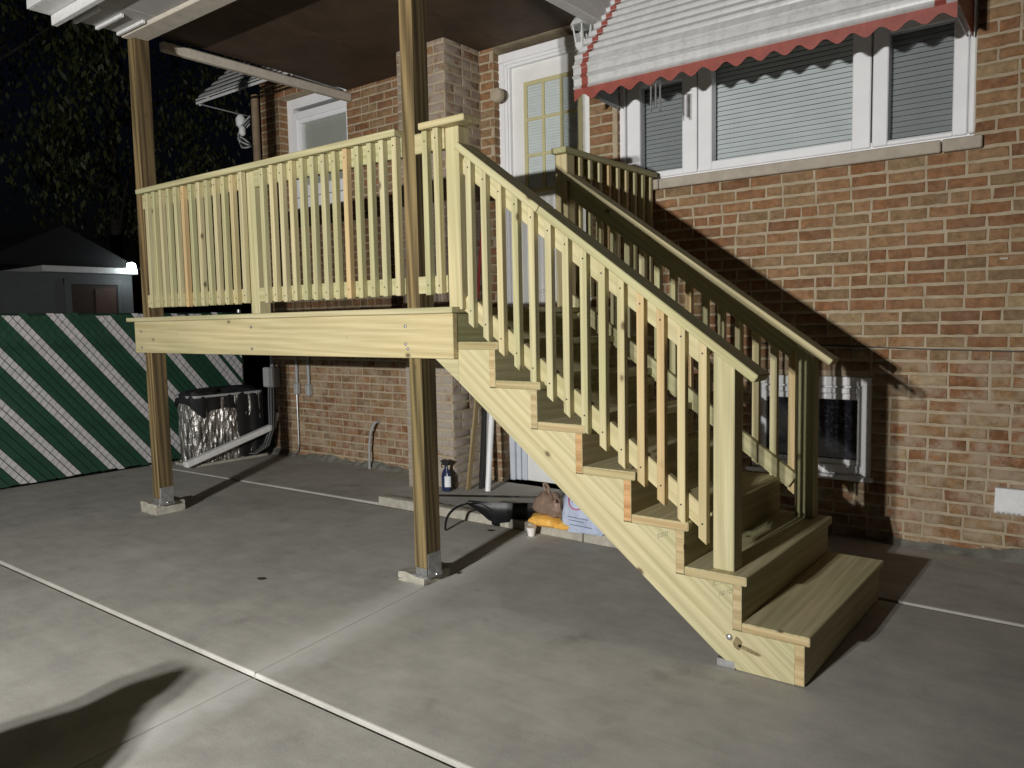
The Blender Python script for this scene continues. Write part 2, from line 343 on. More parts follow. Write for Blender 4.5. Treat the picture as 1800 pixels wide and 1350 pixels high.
def beam(name, p, q, w, h, mat, parent=None, bev=0.003, wdir=(0, 1, 0)):
    """a straight timber from p to q; w along wdir, h across; its local X runs along the piece so the grain follows."""
    p, q = Vector(p), Vector(q); d = q-p; L_ = d.length; x = d.normalized(); y = Vector(wdir); y = (y-x*y.dot(x)).normalized(); z = x.cross(y)
    key = ('beam', round(L_, 4), w, h, mat.name, bev)
    if key not in CACHE:
        bm = bmesh.new(); bm_box(bm, -L_/2, L_/2, -w/2, w/2, -h/2, h/2, bev); bmesh.ops.recalc_face_normals(bm, faces=bm.faces)
        me = bpy.data.meshes.new(name); bm.to_mesh(me); bm.free(); me.materials.append(mat); CACHE[key] = me
    o = link(name, CACHE[key], (p+q)/2, parent); o.rotation_euler = Matrix((x, y, z)).transposed().to_euler(); return o
def lathe(name, prof, c, mat, parent=None, n=20, axis=2):
    bm = bmesh.new(); rings = []
    for r, h in prof:
        ring = []
        for k in range(n):
            t = 2*math.pi*k/n; v = [r*math.cos(t), r*math.sin(t)]; v.insert(axis, h); ring.append(bm.verts.new(Vector(c)+Vector(v)))
        rings.append(ring)
    for A, B in zip(rings, rings[1:]):
        for k in range(n): bm.faces.new((A[k], A[(k+1) % n], B[(k+1) % n], B[k]))
    bm.faces.new(rings[0][::-1]); bm.faces.new(rings[-1])
    return from_bm(name, bm, mat, parent, smo=True)

W = 2.288           # outer face of the house wall

# ================================================================== SETTING
bm = bmesh.new(); s = 400
bm.faces.new([bm.verts.new(v) for v in ((-s, -s, -0.16), (s, -s, -0.16), (s, s, -0.16), (-s, s, -0.16))])
struct(from_bm('ground', bm, SOIL))
patio = thing('patio', 'grey concrete patio of poured slabs', 'patio', (0, 0, -0.1)); del patio['category']; struct(patio)
def xj(y): return -0.545-0.125*y-0.02*max(0, y-0.2)      # the joint that runs toward the house
def slab(x0f, x1f, y0f, y1f, z, bev=0.008):
    """x0f, x1f: functions of y; y0f, y1f: functions of x"""
    pts = []
    for i in range(7):
        x = None
    ylo, yhi = y0f(0), y1f(0)
    a = (x0f(ylo), y0f(x0f(ylo))); b = (x1f(ylo), y0f(x1f(ylo))); c = (x1f(yhi), y1f(x1f(yhi))); d = (x0f(yhi), y1f(x0f(yhi)))
    bm = bmesh.new(); bm_prism(bm, [a, b, c, d], 2, -0.13, z)
    top = [e for e in bm.edges if all(abs(v.co.z-z) < 1e-6 for v in e.verts)]
    bmesh.ops.bevel(bm, geom=top, offset=bev, segments=2, profile=0.5, affect='EDGES')
    return from_bm('concrete_slab', bm, CONC, patio)
g = 0.005
slab(lambda y: -5.62, lambda y: xj(y)-g*.4, lambda x: -9.0, lambda x: -1.188, -0.013)
slab(lambda y: xj(y)+g*.4, lambda y: 9.0, lambda x: -9.0, lambda x: -1.188, -0.013)
def yj(x): return 1.07 if x > 0.5 else (1.255 if x > -2.3 else 1.255+(x+2.3)*0.07)
slab(lambda y: -5.62, lambda y: xj(y)-g*.4, lambda x: -1.176, lambda x: 1.085 if x < -4 else 1.235, 0.0, 0.007)
slab(lambda y: xj(y)+g*.4, lambda y: 9.0, lambda x: -1.176, lambda x: 1.235 if x < 4 else 1.03, 0.0, 0.007)
slab(lambda y: -5.62, lambda y: -2.27, lambda x: 1.092 if x < -4 else 1.243, lambda x: 2.6, 0.004, 0.008)
slab(lambda y: 0.33, lambda y: 9.0, lambda x: 1.243-0.0*(x) if x < 4 else 1.037, lambda x: 2.6, 0.004, 0.008)
# raised landing with a stone kerb in front of the basement door
landing = struct(box('landing', -2.265, 0.325, 1.34, 2.6, -0.12, 0.045, CONC, None, 0.01))
kerb = thing('stone_kerb', 'low weathered stone kerb in front of the basement door landing', 'kerb', (-1.0, 1.3, 0))
xs = [-2.27, -1.62, -0.98, -0.32, 0.33]
for a, b in zip(xs, xs[1:]):
    bm = bmesh.new(); bm_box(bm, a+0.004, b-0.004, 1.246, 1.345, -0.1, 0.058, 0)
    bmesh.ops.subdivide_edges(bm, edges=[e for e in bm.edges if abs(e.verts[0].co.x-e.verts[1].co.x) > .1], cuts=9)
    for v in bm.verts: v.co += Vector((0, random.uniform(-.005, .005), random.uniform(-.006, .006) if v.co.z > 0 else 0))
    bmesh.ops.bevel(bm, geom=[e for e in bm.edges if abs(e.verts[0].co.z-e.verts[1].co.z) < .02 and e.verts[0].co.z > 0], offset=0.008, segments=2, profile=.5, affect='EDGES')
    from_bm('kerb_stone', bm, PADC, kerb, smo=True)

# ================================================================== HOUSE
house = thing('brick_house', 'tan and red common brick house wall with white windows and back door', 'house', (0, W, 0))
# openings in the main wall: (x0, x1, z0, z1)
OPEN = {'win': (-0.64, 1.716, 2.395, 3.32), 'door': (-1.83, -0.885, 1.50, 3.735), 'base': (0.40, 1.19, 0.40, 1.05), 'cellar': (-1.80, -0.86, 0.045, 1.30), 'left': (-4.78, -3.69, 2.66, 3.86)}
XL, XR, ZT = -5.10, 5.0, 4.7
# mortar wall: body with real openings, built from strips
bm = bmesh.new()
xsb = sorted({XL, XR, *[v for o in OPEN.values() for v in o[:2]]}); zsb = sorted({-0.1, ZT, *[v for o in OPEN.values() for v in o[2:]]})
def inopen(x, z): return any(a < x < b and c < z < d for a, b, c, d in OPEN.values())
solid = {}
for i, (a, b) in enumerate(zip(xsb, xsb[1:])):
    for j, (c, d) in enumerate(zip(zsb, zsb[1:])): solid[i, j] = not inopen((a+b)/2, (c+d)/2)
T = 0.30
VC = {}
def V_(x, y, z):
    k = (round(x, 4), round(y, 4), round(z, 4))
    if k not in VC: VC[k] = bm.verts.new(k)
    return VC[k]
for (i, j), sld in solid.items():
    if not sld: continue
    a, b, c, d = xsb[i], xsb[i+1], zsb[j], zsb[j+1]
    for y in (W, W+T): bm.faces.new([V_(a, y, c), V_(b, y, c), V_(b, y, d), V_(a, y, d)])
    for (di, dj, q) in ((-1, 0, ((a, c), (a, d))), (1, 0, ((b, c), (b, d))), (0, -1, ((a, c), (b, c))), (0, 1, ((a, d), (b, d)))):
        if not solid.get((i+di, j+dj), False):
            (x1, z1), (x2, z2) = q; bm.faces.new([V_(x1, W, z1), V_(x2, W, z2), V_(x2, W+T, z2), V_(x1, W+T, z1)])
wall = from_bm('mortar_wall', bm, MORTAR, house, loc=(0, W, 0))
# side wall of the gangway and inside darkness
box('side_wall', XL, XL+0.3, W+T, 9, -0.1, ZT, MORTAR, house, 0)
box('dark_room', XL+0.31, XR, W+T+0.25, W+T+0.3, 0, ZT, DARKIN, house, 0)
# ---- bricks
def brick_mesh(l, h, d, seed):
    rnd = random.Random(seed); bm = bmesh.new(); nx = 4 if l > .15 else 2
    # front outline with ragged edges
    top = [(-l/2+l*k/nx, h/2) for k in range(nx+1)]; bot = [(l/2-l*k/nx, -h/2) for k in range(nx+1)]
    out = [(x+rnd.uniform(-.003, .003), z+rnd.uniform(-.003, .0025)*(1 if z > 0 else -1)) for x, z in top+bot]
    F = [bm.verts.new((x*0.975, -d+rnd.uniform(-.0008, .0012), z*0.90)) for x, z in out]
    M = [bm.verts.new((x, -d*0.45, z)) for x, z in out]
    B = [bm.verts.new((x, 0.004, z)) for x, z in out]
    n = len(out); bm.faces.new(F)
    for P_, Q_ in ((F, M), (M, B)):
        for k in range(n): bm.faces.new((P_[k], P_[(k+1) % n], Q_[(k+1) % n], Q_[k]))
    bmesh.ops.recalc_face_normals(bm, faces=bm.faces)
    # the front must face -y
    me = bpy.data.meshes.new('brick'); bm.to_mesh(me); bm.free(); return me
BR_L = [brick_mesh(0.200, 0.060, 0.0055, k) for k in range(12)]; BR_S = [brick_mesh(0.094, 0.060, 0.0055, 50+k) for k in range(8)]
for me in BR_L+BR_S: me.materials.append(BRICK1); smooth(me, 50)
COURSE = 0.0772; JT = 0.014
def hits(x0, x1, z0, z1):
    for a, b, c, d in OPEN.values():
        if x1 > a+.002 and x0 < b-.002 and z1 > c+.002 and z0 < d-.002: return True
    return False
def spans(x0, x1, z0, z1):
    segs = [(x0, x1)]
    for a, b, c, d in OPEN.values():
        if z1 > c+.02 and z0 < d-.02:
            new = []
            for s0, s1 in segs:
                if b <= s0 or a >= s1: new.append((s0, s1)); continue
                if a > s0: new.append((s0, a))
                if b < s1: new.append((b, s1))
            segs = new
    return segs
def row_bricks(x0, x1, header_bias, rnd):
    out = []; x = x0+0.004
    while x < x1-0.03:
        l = 0.094 if rnd.random() < header_bias else 0.200
        l = min(l, x1-0.004-x)
        if l > 0.03: out.append((x, x+l))
        x += l+JT+rnd.uniform(-.002, .003)
    return out
rnd = random.Random(3); allb = []
nr = int(ZT/COURSE)
for r in range(nr):
    z0 = 0.006+r*COURSE; z1 = z0+0.061
    hb = 0.75 if r % 6 == 3 else (0.34 if z0 < 1.2 else 0.16)
    for (a, b) in spans(XL+(0 if r % 2 else 0.0), XR, z0, z1):
        off = 0 if a > XL+.01 else 0
        for k, (p, q) in enumerate(row_bricks(a, b, hb, rnd)): allb.append((p, q, z0, z1))
def score(b):
    p, q, z0, z1 = b; c = Vector(((p+q)/2, W, (z0+z1)/2)); v = c-CAM; dpt = v.dot(fw)
    u = 900+1377.69*v.dot(r2)/dpt; t = 675-1377.69*v.dot(u2)/dpt
    if dpt < .1 or not (-20 < u < 1830 and -20 < t < 1370): return -1
    area = (q-p)*(z1-z0)/dpt**2*abs(v.normalized().y)
    # hidden behind the stairs or in their deep shade
    if u < 1120 or (u < 1570 and t > 640) or (t > 330+(u-1130)*0.72 and u < 1560): area *= 0.05
    return area
allb.sort(key=score, reverse=True)
for k, (p, q, z0, z1) in enumerate(allb[:299]):
    l = q-p; src = random.choice(BR_L if l > .15 else BR_S); base = 0.200 if l > .15 else 0.094
    o = link('brick', src, ((p+q)/2, W, (z0+z1)/2+random.uniform(-.0015, .0015)), wall)
    o.scale = (l/base, random.uniform(.7, 1.25), random.uniform(.95, 1.04)); o.rotation_euler = (0, random.uniform(-.006, .006), 0)
def brick_field(name, blist, parent, xf, mat=None):
    vs, fs = [], []
    for (p, q, z0, z1) in blist:
        l = q-p; src = random.choice(BR_L if l > .15 else BR_S); base = 0.200 if l > .15 else 0.094
        n0 = len(vs); sx = l/base; sy = random.uniform(.7, 1.25); c = ((p+q)/2, (z0+z1)/2)
        for v in src.vertices: vs.append(xf(c[0]+v.co.x*sx, v.co.y*sy, c[1]+v.co.z))
        for f in src.polygons: fs.append([n0+i for i in f.vertices])
    me = bpy.data.meshes.new(name); me.from_pydata(vs, [], fs); me.materials.append(mat or BRICKN); smooth(me, 50)
    o = link(name, me, (0, 0, 0), None); o.parent = parent; o.location = -WLOC[parent.name]; WLOC[o.name] = Vector((0, 0, 0)); o['kind'] = 'stuff'; return o
brick_field('brick_field', allb[299:], wall, lambda x, y, z: (x, W+y, z))
# brick reveals of the openings (left jambs face the camera)
jam = []
for key in ('win', 'door', 'left', 'cellar', 'base'):
    a, b, c, d = OPEN[key]
    for r in range(nr):
        z0 = 0.006+r*COURSE; z1 = z0+0.061
        if z0 > c+.0 and z1 < d+.03: jam.append((a, z0, z1))
vs, fs = [], []
for (x, z0, z1) in jam:
    src = random.choice(BR_S); n0 = len(vs)
    for v in src.vertices: vs.append((x-v.co.y*0.9, W+0.052+v.co.x*1.0, (z0+z1)/2+v.co.z))
    for f in src.polygons: fs.append([n0+i for i in f.vertices][::-1])
me = bpy.data.meshes.new('jamb_bricks'); me.from_pydata(vs, [], fs); me.materials.append(BRICKN)
o = link('jamb_bricks', me, (0, 0, 0)); o.parent = wall; o.location = -WLOC[wall.name]; o['kind'] = 'stuff'
# crumbling grey concrete foot along the wall base
FOOT = plain('damp_grey_mortar', (0.16, 0.155, 0.13), 0.95, var=.35, scale=10, bstr=.8, bscale=40)
for (a, b) in ((-5.1, -2.55), (1.30, 5.0)):
    bm = bmesh.new(); k = int((b-a)/.06); rows = []
    for i in range(k+1):
        x = a+(b-a)*i/k; hgt = 0.05+0.018*math.sin(x*7)+random.uniform(-.012, .012); dp = 0.035+random.uniform(-.012, .012)
        rows.append([bm.verts.new((x, W-dp-.03, 0.0)), bm.verts.new((x, W-dp, hgt*.55)), bm.verts.new((x, W-.008, hgt)), bm.verts.new((x, W+.02, hgt))])
    for A, B in zip(rows, rows[1:]):
        for j in range(3): bm.faces.new((A[j], A[j+1], B[j+1], B[j]))
    from_bm('wall_footing', bm, FOOT, house)

# ---- chimney breast left of the door
CX0, CX1, CY = -2.52, -1.978, 1.84
chim = box('chimney_breast', CX0, CX1, CY, W+.05, -0.1, ZT, MORTAR, house, 0)
cb = []; rnd = random.Random(11)
for r in range(nr):
    z0 = 0.006+r*COURSE
    for (p, q) in row_bricks(CX0, CX1, 0.4, rnd): cb.append((p, q, z0, z0+.061))
brick_field('chimney_front_bricks', cb, chim, lambda x, y, z: (x, CY+y, z), BRICKC)
cb = []
for r in range(nr):
    z0 = 0.006+r*COURSE
    for (p, q) in row_bricks(CY, W, 0.4, rnd): cb.append((p, q, z0, z0+.061))
brick_field('chimney_side_bricks', cb, chim, lambda x, y, z: (CX1-y*0.8, x, z), BRICKC)

# ---- limestone sill of the picture window, three stones
for a, b in ((-0.415, -0.275), (-0.269, 1.552), (1.560, 1.762)):
    box('window_sill', a, b, W-0.055, W+0.22, 2.383, 2.455, STONE, house, 0.006)
def frame_ring(name, x0, x1, z0, z1, wd, y0, y1, mat, parent, bev=0.004):
    bm = bmesh.new()
    bm_box(bm, x0, x1, y0, y1, z0, z0+wd, bev); bm_box(bm, x0, x1, y0, y1, z1-wd, z1, bev)
    bm_box(bm, x0, x0+wd, y0+.0015, y1-.0015, z0+wd-.001, z1-wd+.001, bev); bm_box(bm, x1-wd, x1, y0+.0015, y1-.0015, z0+wd-.001, z1-wd+.001, bev)
    return from_bm(name, bm, mat, parent)
def blind(name, x0, x1, z0, z1, y, pitch, mat, parent, tilt=62):
    vs, fs = [], []; k = int((z1-z0)/pitch); t = math.radians(tilt); wd = pitch*1.04
    for i in range(k+1):
        z = z0+i*pitch; j = 0.0006*math.sin(i*1.7); n0 = len(vs); dy, dz = math.cos(t)*wd/2, math.sin(t)*wd/2
        for (x, s_) in ((x0, -1), (x1, -1), (x1, 1), (x0, 1)): vs.append((x, y+s_*dy+j, z+s_*dz))
        fs.append([n0, n0+1, n0+2, n0+3])
    me = bpy.data.meshes.new(name); me.from_pydata(vs, [], fs); me.materials.append(mat)
    o = link(name, me, (0, 0, 0)); o.parent = parent; o.location = -WLOC[parent.name]; o['kind'] = 'stuff'; return o
FY = W+0.085     # face of the window frames
win = box('window', -0.645, 1.722, FY+0.001, FY+0.10, 2.455, 2.483, WHITE, house, 0.003)          # bottom track carries the three units
frame_ring('frame', -0.640, 1.716, 2.470, 3.325, 0.05, FY-0.012, FY+0.09, WHITE, win)
def unit(x0, x1, gx0, gx1, z0, z1, scr):
    bm = bmesh.new(); y0, y1 = FY-0.034, FY+0.05
    bm_box(bm, x0, gx0, y0, y1, 2.486, 3.30, .006); bm_box(bm, gx1, x1, y0, y1, 2.486, 3.30, .006)
    bm_box(bm, gx0-.001, gx1+.001, y0+.004, y1, 2.486, z0, .005); bm_box(bm, gx0-.001, gx1+.001, y0+.004, y1, z1, 3.30, .005)
    f = from_bm('sash', bm, WHITE, win)
    box('pane', gx0-.003, gx1+.003, FY+0.018, FY+0.024, z0-.003, z1+.003, GLASS, win, 0)
    if scr: box('insect_screen', gx0-.002, gx1+.002, FY-0.004, FY-0.002, z0-.002, z1+.002, SCREEN, win, 0)
    blind('blind', gx0-.01, gx1+.01, z0-.02, z1+.05, FY+0.078, 0.033, BLIND, win, 70)
GO = 0.05
unit(-0.585, -0.02, -0.475, -0.135, 2.53, 3.16, True)
unit(-0.012, 1.140, 0.092, 1.030, 2.548, 3.24, False)
unit(1.150, 1.670, 1.240, 1.592, 2.512, 3.16, True)
# white brick-mould strips either side
for a, b in ((-0.640, -0.592), (1.676, 1.712)): box('trim', a, b, FY-0.055, FY+0.02, 2.484, 3.32, WHITE, win, .008)

# ---- back door with nine lights
DY = W+0.10
door = box('back_door', -1.735, -0.945, DY+0.03, DY+0.075, 1.535, 3.575, DOORW, house, 0.004)
frame = bmesh.new()
for a, b, dy in ((-1.835, -1.775, 0), (-1.777, -1.750, .012), (-1.752, -1.733, .026)): bm_box(frame, a, b, DY-0.03+dy, DY+0.07, 1.53, 3.575+(b+1.733)*-1.0, .004)
for a, b, dy in ((-0.945, -0.925, .026), (-0.927, -0.88, 0)): bm_box(frame, a, b, DY-0.03+dy, DY+0.07, 1.53, 3.60, .004)
for c, d, dy in ((3.575, 3.597, .026), (3.595, 3.622, .012), (3.620, 3.69, 0)): bm_box(frame, -1.835, -0.88, DY-0.032+dy, DY+0.071, c, d, .004)
from_bm('door_casing', frame, WHITE, house); box('shade_panel', -1.84, -0.87, DY+.075, DY+.09, 3.60, 3.76, SHADEDARK, house, 0)  # dark sheet stands in for the shade between casing and ceiling
lx0, lx1, lz0, lz1 = -1.585, -1.045, 2.53, 3.415
bm = bmesh.new(); wd = 0.028
for i in range(4):
    x = lx0+(lx1-lx0)*i/3; hw = .013 if i in (1, 2) else .017; bm_box(bm, x-hw, x+hw, DY+0.014, DY+0.032, lz0, lz1, .003)
for i in range(4):
    z = lz0+(lz1-lz0)*i/3; hw = .012 if i in (1, 2) else .017; bm_box(bm, lx0-.017, lx1+.017, DY+0.016, DY+0.0315, z-hw, z+hw, .003)
from_bm('muntin_grid', bm, CREAM, door)
box('pane', lx0, lx1, DY+0.0235, DY+0.0255, lz0, lz1, GLASS, door, 0)
blind('blind', lx0, lx1, lz0, lz1, DY+0.029, 0.0235, BLIND, door, 72)
for (a, b) in ((-1.60, -1.37), (-1.31, -1.08)):
    frame_ring('panel_moulding', a, b, 1.68, 2.34, 0.03, DY+0.021, DY+0.034, DOORW, door, .006)
lathe('door_knob', [(0.0, -.07), (.022, -.068), (.03, -.05), (.022, -.03), (.012, -.02), (.012, 0), (.028, 0.002), (.028, .008)], (-1.00, DY+0.022, 2.45), GALV, door, 14, 1)
# ---- cellar door under the deck
cd_ = box('cellar_door', -1.645, -0.93, DY+0.04, DY+0.085, 0.05, 1.30, DOORW, house, 0.004)
bm = bmesh.new()
bm_box(bm, -1.80, -1.745, DY-0.02, DY+0.08, 0.05, 1.30, .005); bm_box(bm, -1.744, -1.70, DY+0.01, DY+0.08, 0.05, 1.30, .005); bm_box(bm, -1.698, -1.645, DY+0.028, DY+0.08, 0.05, 1.30, .004)
PBW = plain('pale_blue_white_paint', (.58, .62, .68), .5, var=.08); from_bm('door_casing', bm, PBW, house); box('door_casing', -0.93, -0.86, DY-0.02, DY+0.08, 0.05, 1.30, PBW, house, .005)
frame_ring('panel_moulding', -1.58, -1.0, 0.22, 0.62, 0.03, DY+0.032, DY+0.044, DOORW, cd_, .006)

# ---- basement window, left window
bw = frame_ring('basement_window', 0.405, 1.185, 0.405, 1.045, 0.06, W+0.02, W+0.12, WHITE, house)
frame_ring('sash', 0.463, 1.127, 0.463, 0.987, 0.035, W+0.045, W+0.10, WHITE, bw)
box('mullion', 0.770, 0.806, W+0.043, W+0.099, 0.498, 0.952, WHITE, bw)
box('pane', 0.49, 1.10, W+0.075, W+0.081, 0.49, 0.96, DARKGLASS, bw, 0)
for k, z in enumerate((0.955, 0.915)): box('louvre', 0.50, 1.10, W+0.012+.012*k, W+0.044, z-.02, z+.018, WHITE, bw, .006)
box('sill', 0.38, 1.21, W-0.025, W+0.06, 0.375, 0.404, WHITE, bw, .005)
LY = W+0.12
lw = frame_ring('side_window', -4.80, -3.60, 2.70, 3.855, 0.105, LY-0.01, LY+0.1, WHITE, house)
frame_ring('sash', -4.672, -3.70, 2.81, 3.70, 0.075, LY-0.035, LY+0.06, WHITE, lw)
frame_ring('inner_sash', -4.60, -3.78, 2.884, 3.625, 0.045, LY-0.02, LY+0.05, WHITE, lw)
box('pane', -4.56, -3.82, LY+0.01, LY+0.016, 2.92, 3.59, GLASS, lw, 0)
box('roller_shade', -4.57, -3.81, LY+0.04, LY+0.043, 2.90, 3.60, BLINDD, lw, 0)

# ================================================================== PORCH ROOF
roof = thing('porch_roof', 'flat porch roof with brown plywood ceiling and cream painted beams', 'porch roof', (-2, 1.1, 3.57))
box('front_beam', -3.45, -0.52, -0.045, 0.12, 3.572, 3.688, BEAMP, roof, .006)
box('side_beam', -3.665, -3.600, 0.36, W-.004, 3.618, 3.695, BEAMP, roof, .012)
box('end_beam', -0.690, -0.600, 0.125, W-.004, 3.572, 3.80, WHITEP, roof, .006)
for k in range(3):   # ceiling sheets
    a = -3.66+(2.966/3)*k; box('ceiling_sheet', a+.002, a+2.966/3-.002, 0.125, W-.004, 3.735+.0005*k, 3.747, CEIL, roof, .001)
box('roof_deck', -3.62, -0.45, -0.60, W-.006, 3.81, 3.86, CEIL, roof, .004)
box('fascia_board', -3.47, -0.45, -0.515, -0.475, 3.535, 3.655, WHITEP, roof, .004)
box('gutter_front', -3.47, -0.45, -0.665, -0.655, 3.60, 3.72, WHITEP, roof, .003)
box('gutter_floor', -3.47, -0.45, -0.654, -0.52, 3.60, 3.608, WHITEP, roof, .002)
SOFF = plain('grey_white_soffit', (.40, .39, .38), .6, var=.1)
for k in range(6):
    a = -3.44+k*.49; box('soffit_panel', a, a+.484, -0.474, -0.05, 3.60-.001*(k % 2), 3.61, SOFF, roof, .002)
for k in range(3): box('soffit_rib', -3.44+.001*k, -3.06, -0.385+.15*k, -0.360+.15*k, 3.575, 3.5985, WHITEP, roof, .004)

# ================================================================== AWNINGS
def awning(name, label, x0, x1, D, zb, zk, ztop, valance, group=None, stripe=True):
    a = thing(name, label, 'awning', ((x0+x1)/2, W, zb), group)
    yf = W-D
    # profile from the front foot: a short upright face, then the slope to the wall
    n1, n2 = (3, 9) if valance else (2, 7); prof = []
    for i in range(n1): prof.append((yf-0.012*math.sin(i/n1*math.pi), zb+(zk-zb)*i/n1))
    for i in range(n2+1):
        t = i/n2; prof.append((yf+0.015+(D-0.03)*t, zk+(ztop-zk)*t))
    bars = []
    for i, ((ya, za), (yb, zb_)) in enumerate(zip(prof, prof[1:])):
        d = Vector((yb-ya, zb_-za)); nrm = Vector((-d.y, d.x)).normalized()
        if nrm.x > 0: nrm = -nrm
        ns = 12; top = []; bot = []
        for k in range(ns+1):
            t = (-0.08+1.16*k/ns) if valance else (.06+.62*k/ns); p = Vector((ya, za))+d*t; bul = (0.021*math.exp(-((t-.10)/.13)**2)+0.004*math.sin(math.pi*min(1, max(0, t)))) if valance else .004*math.sin(math.pi*k/ns)
            q = p+nrm*(bul-0.003); top.append((q.x, q.y)); q2 = p+nrm*(bul-0.0055); bot.append((q2.x, q2.y))
        bm = bmesh.new(); bm_prism(bm, top+bot[::-1], 0, x0, x1)
        bmesh.ops.triangulate(bm, faces=[f for f in bm.faces if len(f.verts) > 4])
        sl = from_bm('slat', bm, AWN, a, smo=True)
        if stripe:
            for (s0, s1) in ((x0+0.065, x0+0.115), (x1-0.105, x1-0.05)):
                tp = [(y+nrm.x*.0015, z+nrm.y*.0015) for y, z in top]
                bm = bmesh.new()
                A = [bm.verts.new((s0, y, z)) for y, z in tp]; B = [bm.verts.new((s1, y, z)) for y, z in tp]
                for k in range(len(tp)-1): bm.faces.new((A[k], A[k+1], B[k+1], B[k]))
                from_bm('painted_stripe', bm, REDP, a)
    if valance:
        k = int((x1-x0)/0.012); bm = bmesh.new(); rows = []; per = (x1-x0)/16
        for i in range(k+1):
            x = x0+(x1-x0)*i/k; zz = zb-0.062-0.020*math.cos((x-x0)/per*2*math.pi)
            rows.append([bm.verts.new((x, y, z)) for y, z in ((yf-.006, zb+.004), (yf-.004, zz), (yf-.001, zz), (yf-.002, zb+.004))])
        for A, B in zip(rows, rows[1:]):
            for j in range(4): bm.faces.new((A[j], A[(j+1) % 4], B[(j+1) % 4], B[j]))
        bm.faces.new(rows[0]); bm.faces.new(rows[-1][::-1])
        from_bm('scalloped_valance', bm, REDP, a)
        for i in range(12):
            x = x0+.04+(x1-x0-.08)*i/11; box('rivet', x-.005, x+.005, yf-.012, yf-.006, zb+.006, zb+.014, RUBBER, a, 0.001)
    # end panels with the wall bracket
    for x, s_ in ((x0+.004, 1), (x1-.004, -1)):
        tube('support_rod', [(x+s_*.03, yf+.02, zb+.005), (x+s_*.03, W-.01, zb-.01)], .006, GREYP, a, 6)
        if not valance:
            beam('side_bar', (x+s_*.02, yf+.02, zb), (x+s_*.02, W-.02, ztop-.03), .02, .03, WHITEP, a, .003, (1, 0, 0)); continue
        pts = [(yf+.02, zb+.01), (yf+.03, zk-.01), (W-.012, ztop-.02), (W-.012, zb-.02 if valance else zb+.05)]
        bm = bmesh.new(); bm_prism(bm, pts, 0, x, x+s_*.006); from_bm('end_panel', bm, REDP if s_ < 0 else GREYP, a)
    return a
awning('window_awning', 'white slatted metal awning with red stripes and scalloped red valance over wide window', -0.63, 1.705, 0.60, 3.035, 3.245, 3.88, True)
awning('window_awning', 'plain white slatted awning beyond the porch roof above the side window', -5.37, -3.76, 0.60, 3.78, 3.86, 4.42, False, None, False)

# ================================================================== DECK
deck = thing('wooden_deck', 'raised deck of new pale lumber with baluster railing on timber posts', 'deck', (-1.9, 1.1, 0))
DZ = 1.5254; RB, RT = 1.2605, 1.494
rim = box('rim_board', -3.5145, -0.2627, -0.0375, 0.0, RB, RT, WX, deck, .003)
def bolt(x, y, z, parent, r=.013, axis=1, s=-1, mat=GALV):
    pr_ = [(r, 0), (r, .003*s), (r*.8, .007*s), (r*.3, .009*s)]
    return lathe('bolt', pr_, (x, y, z), mat, parent, 10, axis)
for x, z in ((-0.60, 1.43), (-0.585, 1.31), (-0.60, 1.335), (-3.41, 1.42), (-2.0, 1.44), (-2.0, 1.30), (-3.41, 1.30)): bolt(x, -0.0375, z, rim, .010)
box('rim_board', -0.302, -0.264, 0.001, W-.045, RB+.001, RT-.001, WY, deck)      # end joist toward the stairs
box('rim_board', -3.5145, -3.4765, 0.001, W-.045, RB+.001, RT-.001, WY, deck)
box('ledger_board', -3.5145, -0.264, W-.043, W-.007, RB, RT, WX, deck)
for i in range(7):
    x = -3.07+i*.4; box('joist', x, x+.038, 0.002, W-.045, RB+.002, RT-.002, WY, deck)
nb = 16; y0 = -0.062; bwid = (W-.008-y0)/nb
for i in range(nb):
    a = y0+i*bwid
    if i == 0:
        box('deck_board', -3.59, -0.245, a, a+bwid-.004, RT+.001, DZ, WX, deck, .004)
    else:
        box('deck_board', -3.59, -0.245+.0005*i % .002, a, a+bwid-.004, RT+.001, DZ-random.uniform(0, .0015), WX, deck, .004)
# tall posts that carry the roof as well
PLX, PMX, PW, PD = -3.4555, -0.6264, 0.0925, 0.1215
for nm, px, zb, pad in (('L', PLX, .135, (-3.66, -3.42, .02, .24, .085)), ('M', PMX, .10, (-0.765, -0.567, .03, .22, .05))):
    # lower part of the post is notched behind the rim, upper part goes on to the roof beam
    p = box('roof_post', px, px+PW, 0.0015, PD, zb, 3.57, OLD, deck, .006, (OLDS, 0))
    bmb = bmesh.new(); x0, x1, ya, yb, hh = pad
    bm_box(bmb, x0, x1, ya-.02, yb, -0.002, hh, 0)
    bmesh.ops.subdivide_edges(bmb, edges=bmb.edges[:], cuts=4, use_grid_fill=True)
    for v in bmb.verts: v.co += Vector((random.uniform(-.007, .007), random.uniform(-.007, .007), random.uniform(-.006, .006) if v.co.z > .02 else 0))
    from_bm('concrete_footing', bmb, PADC, deck, smo=True)
    b = box('post_base', px-.004, px+PW+.004, -.003, PD+.004, hh-.004, hh+.012, GALV, deck, .002)
    box('strap', px+PW+.0008, px+PW+.004, .01, PD-.005, hh+.010, zb+.085, GALV, b, .001)
    box('standoff', px+.006, px+PW-.006, .006, PD-.006, hh+.011, zb+.001, GALV, b, .001)
    bolt(px+PW+.03, .05, hh+.02, b, .012, 2, 1)
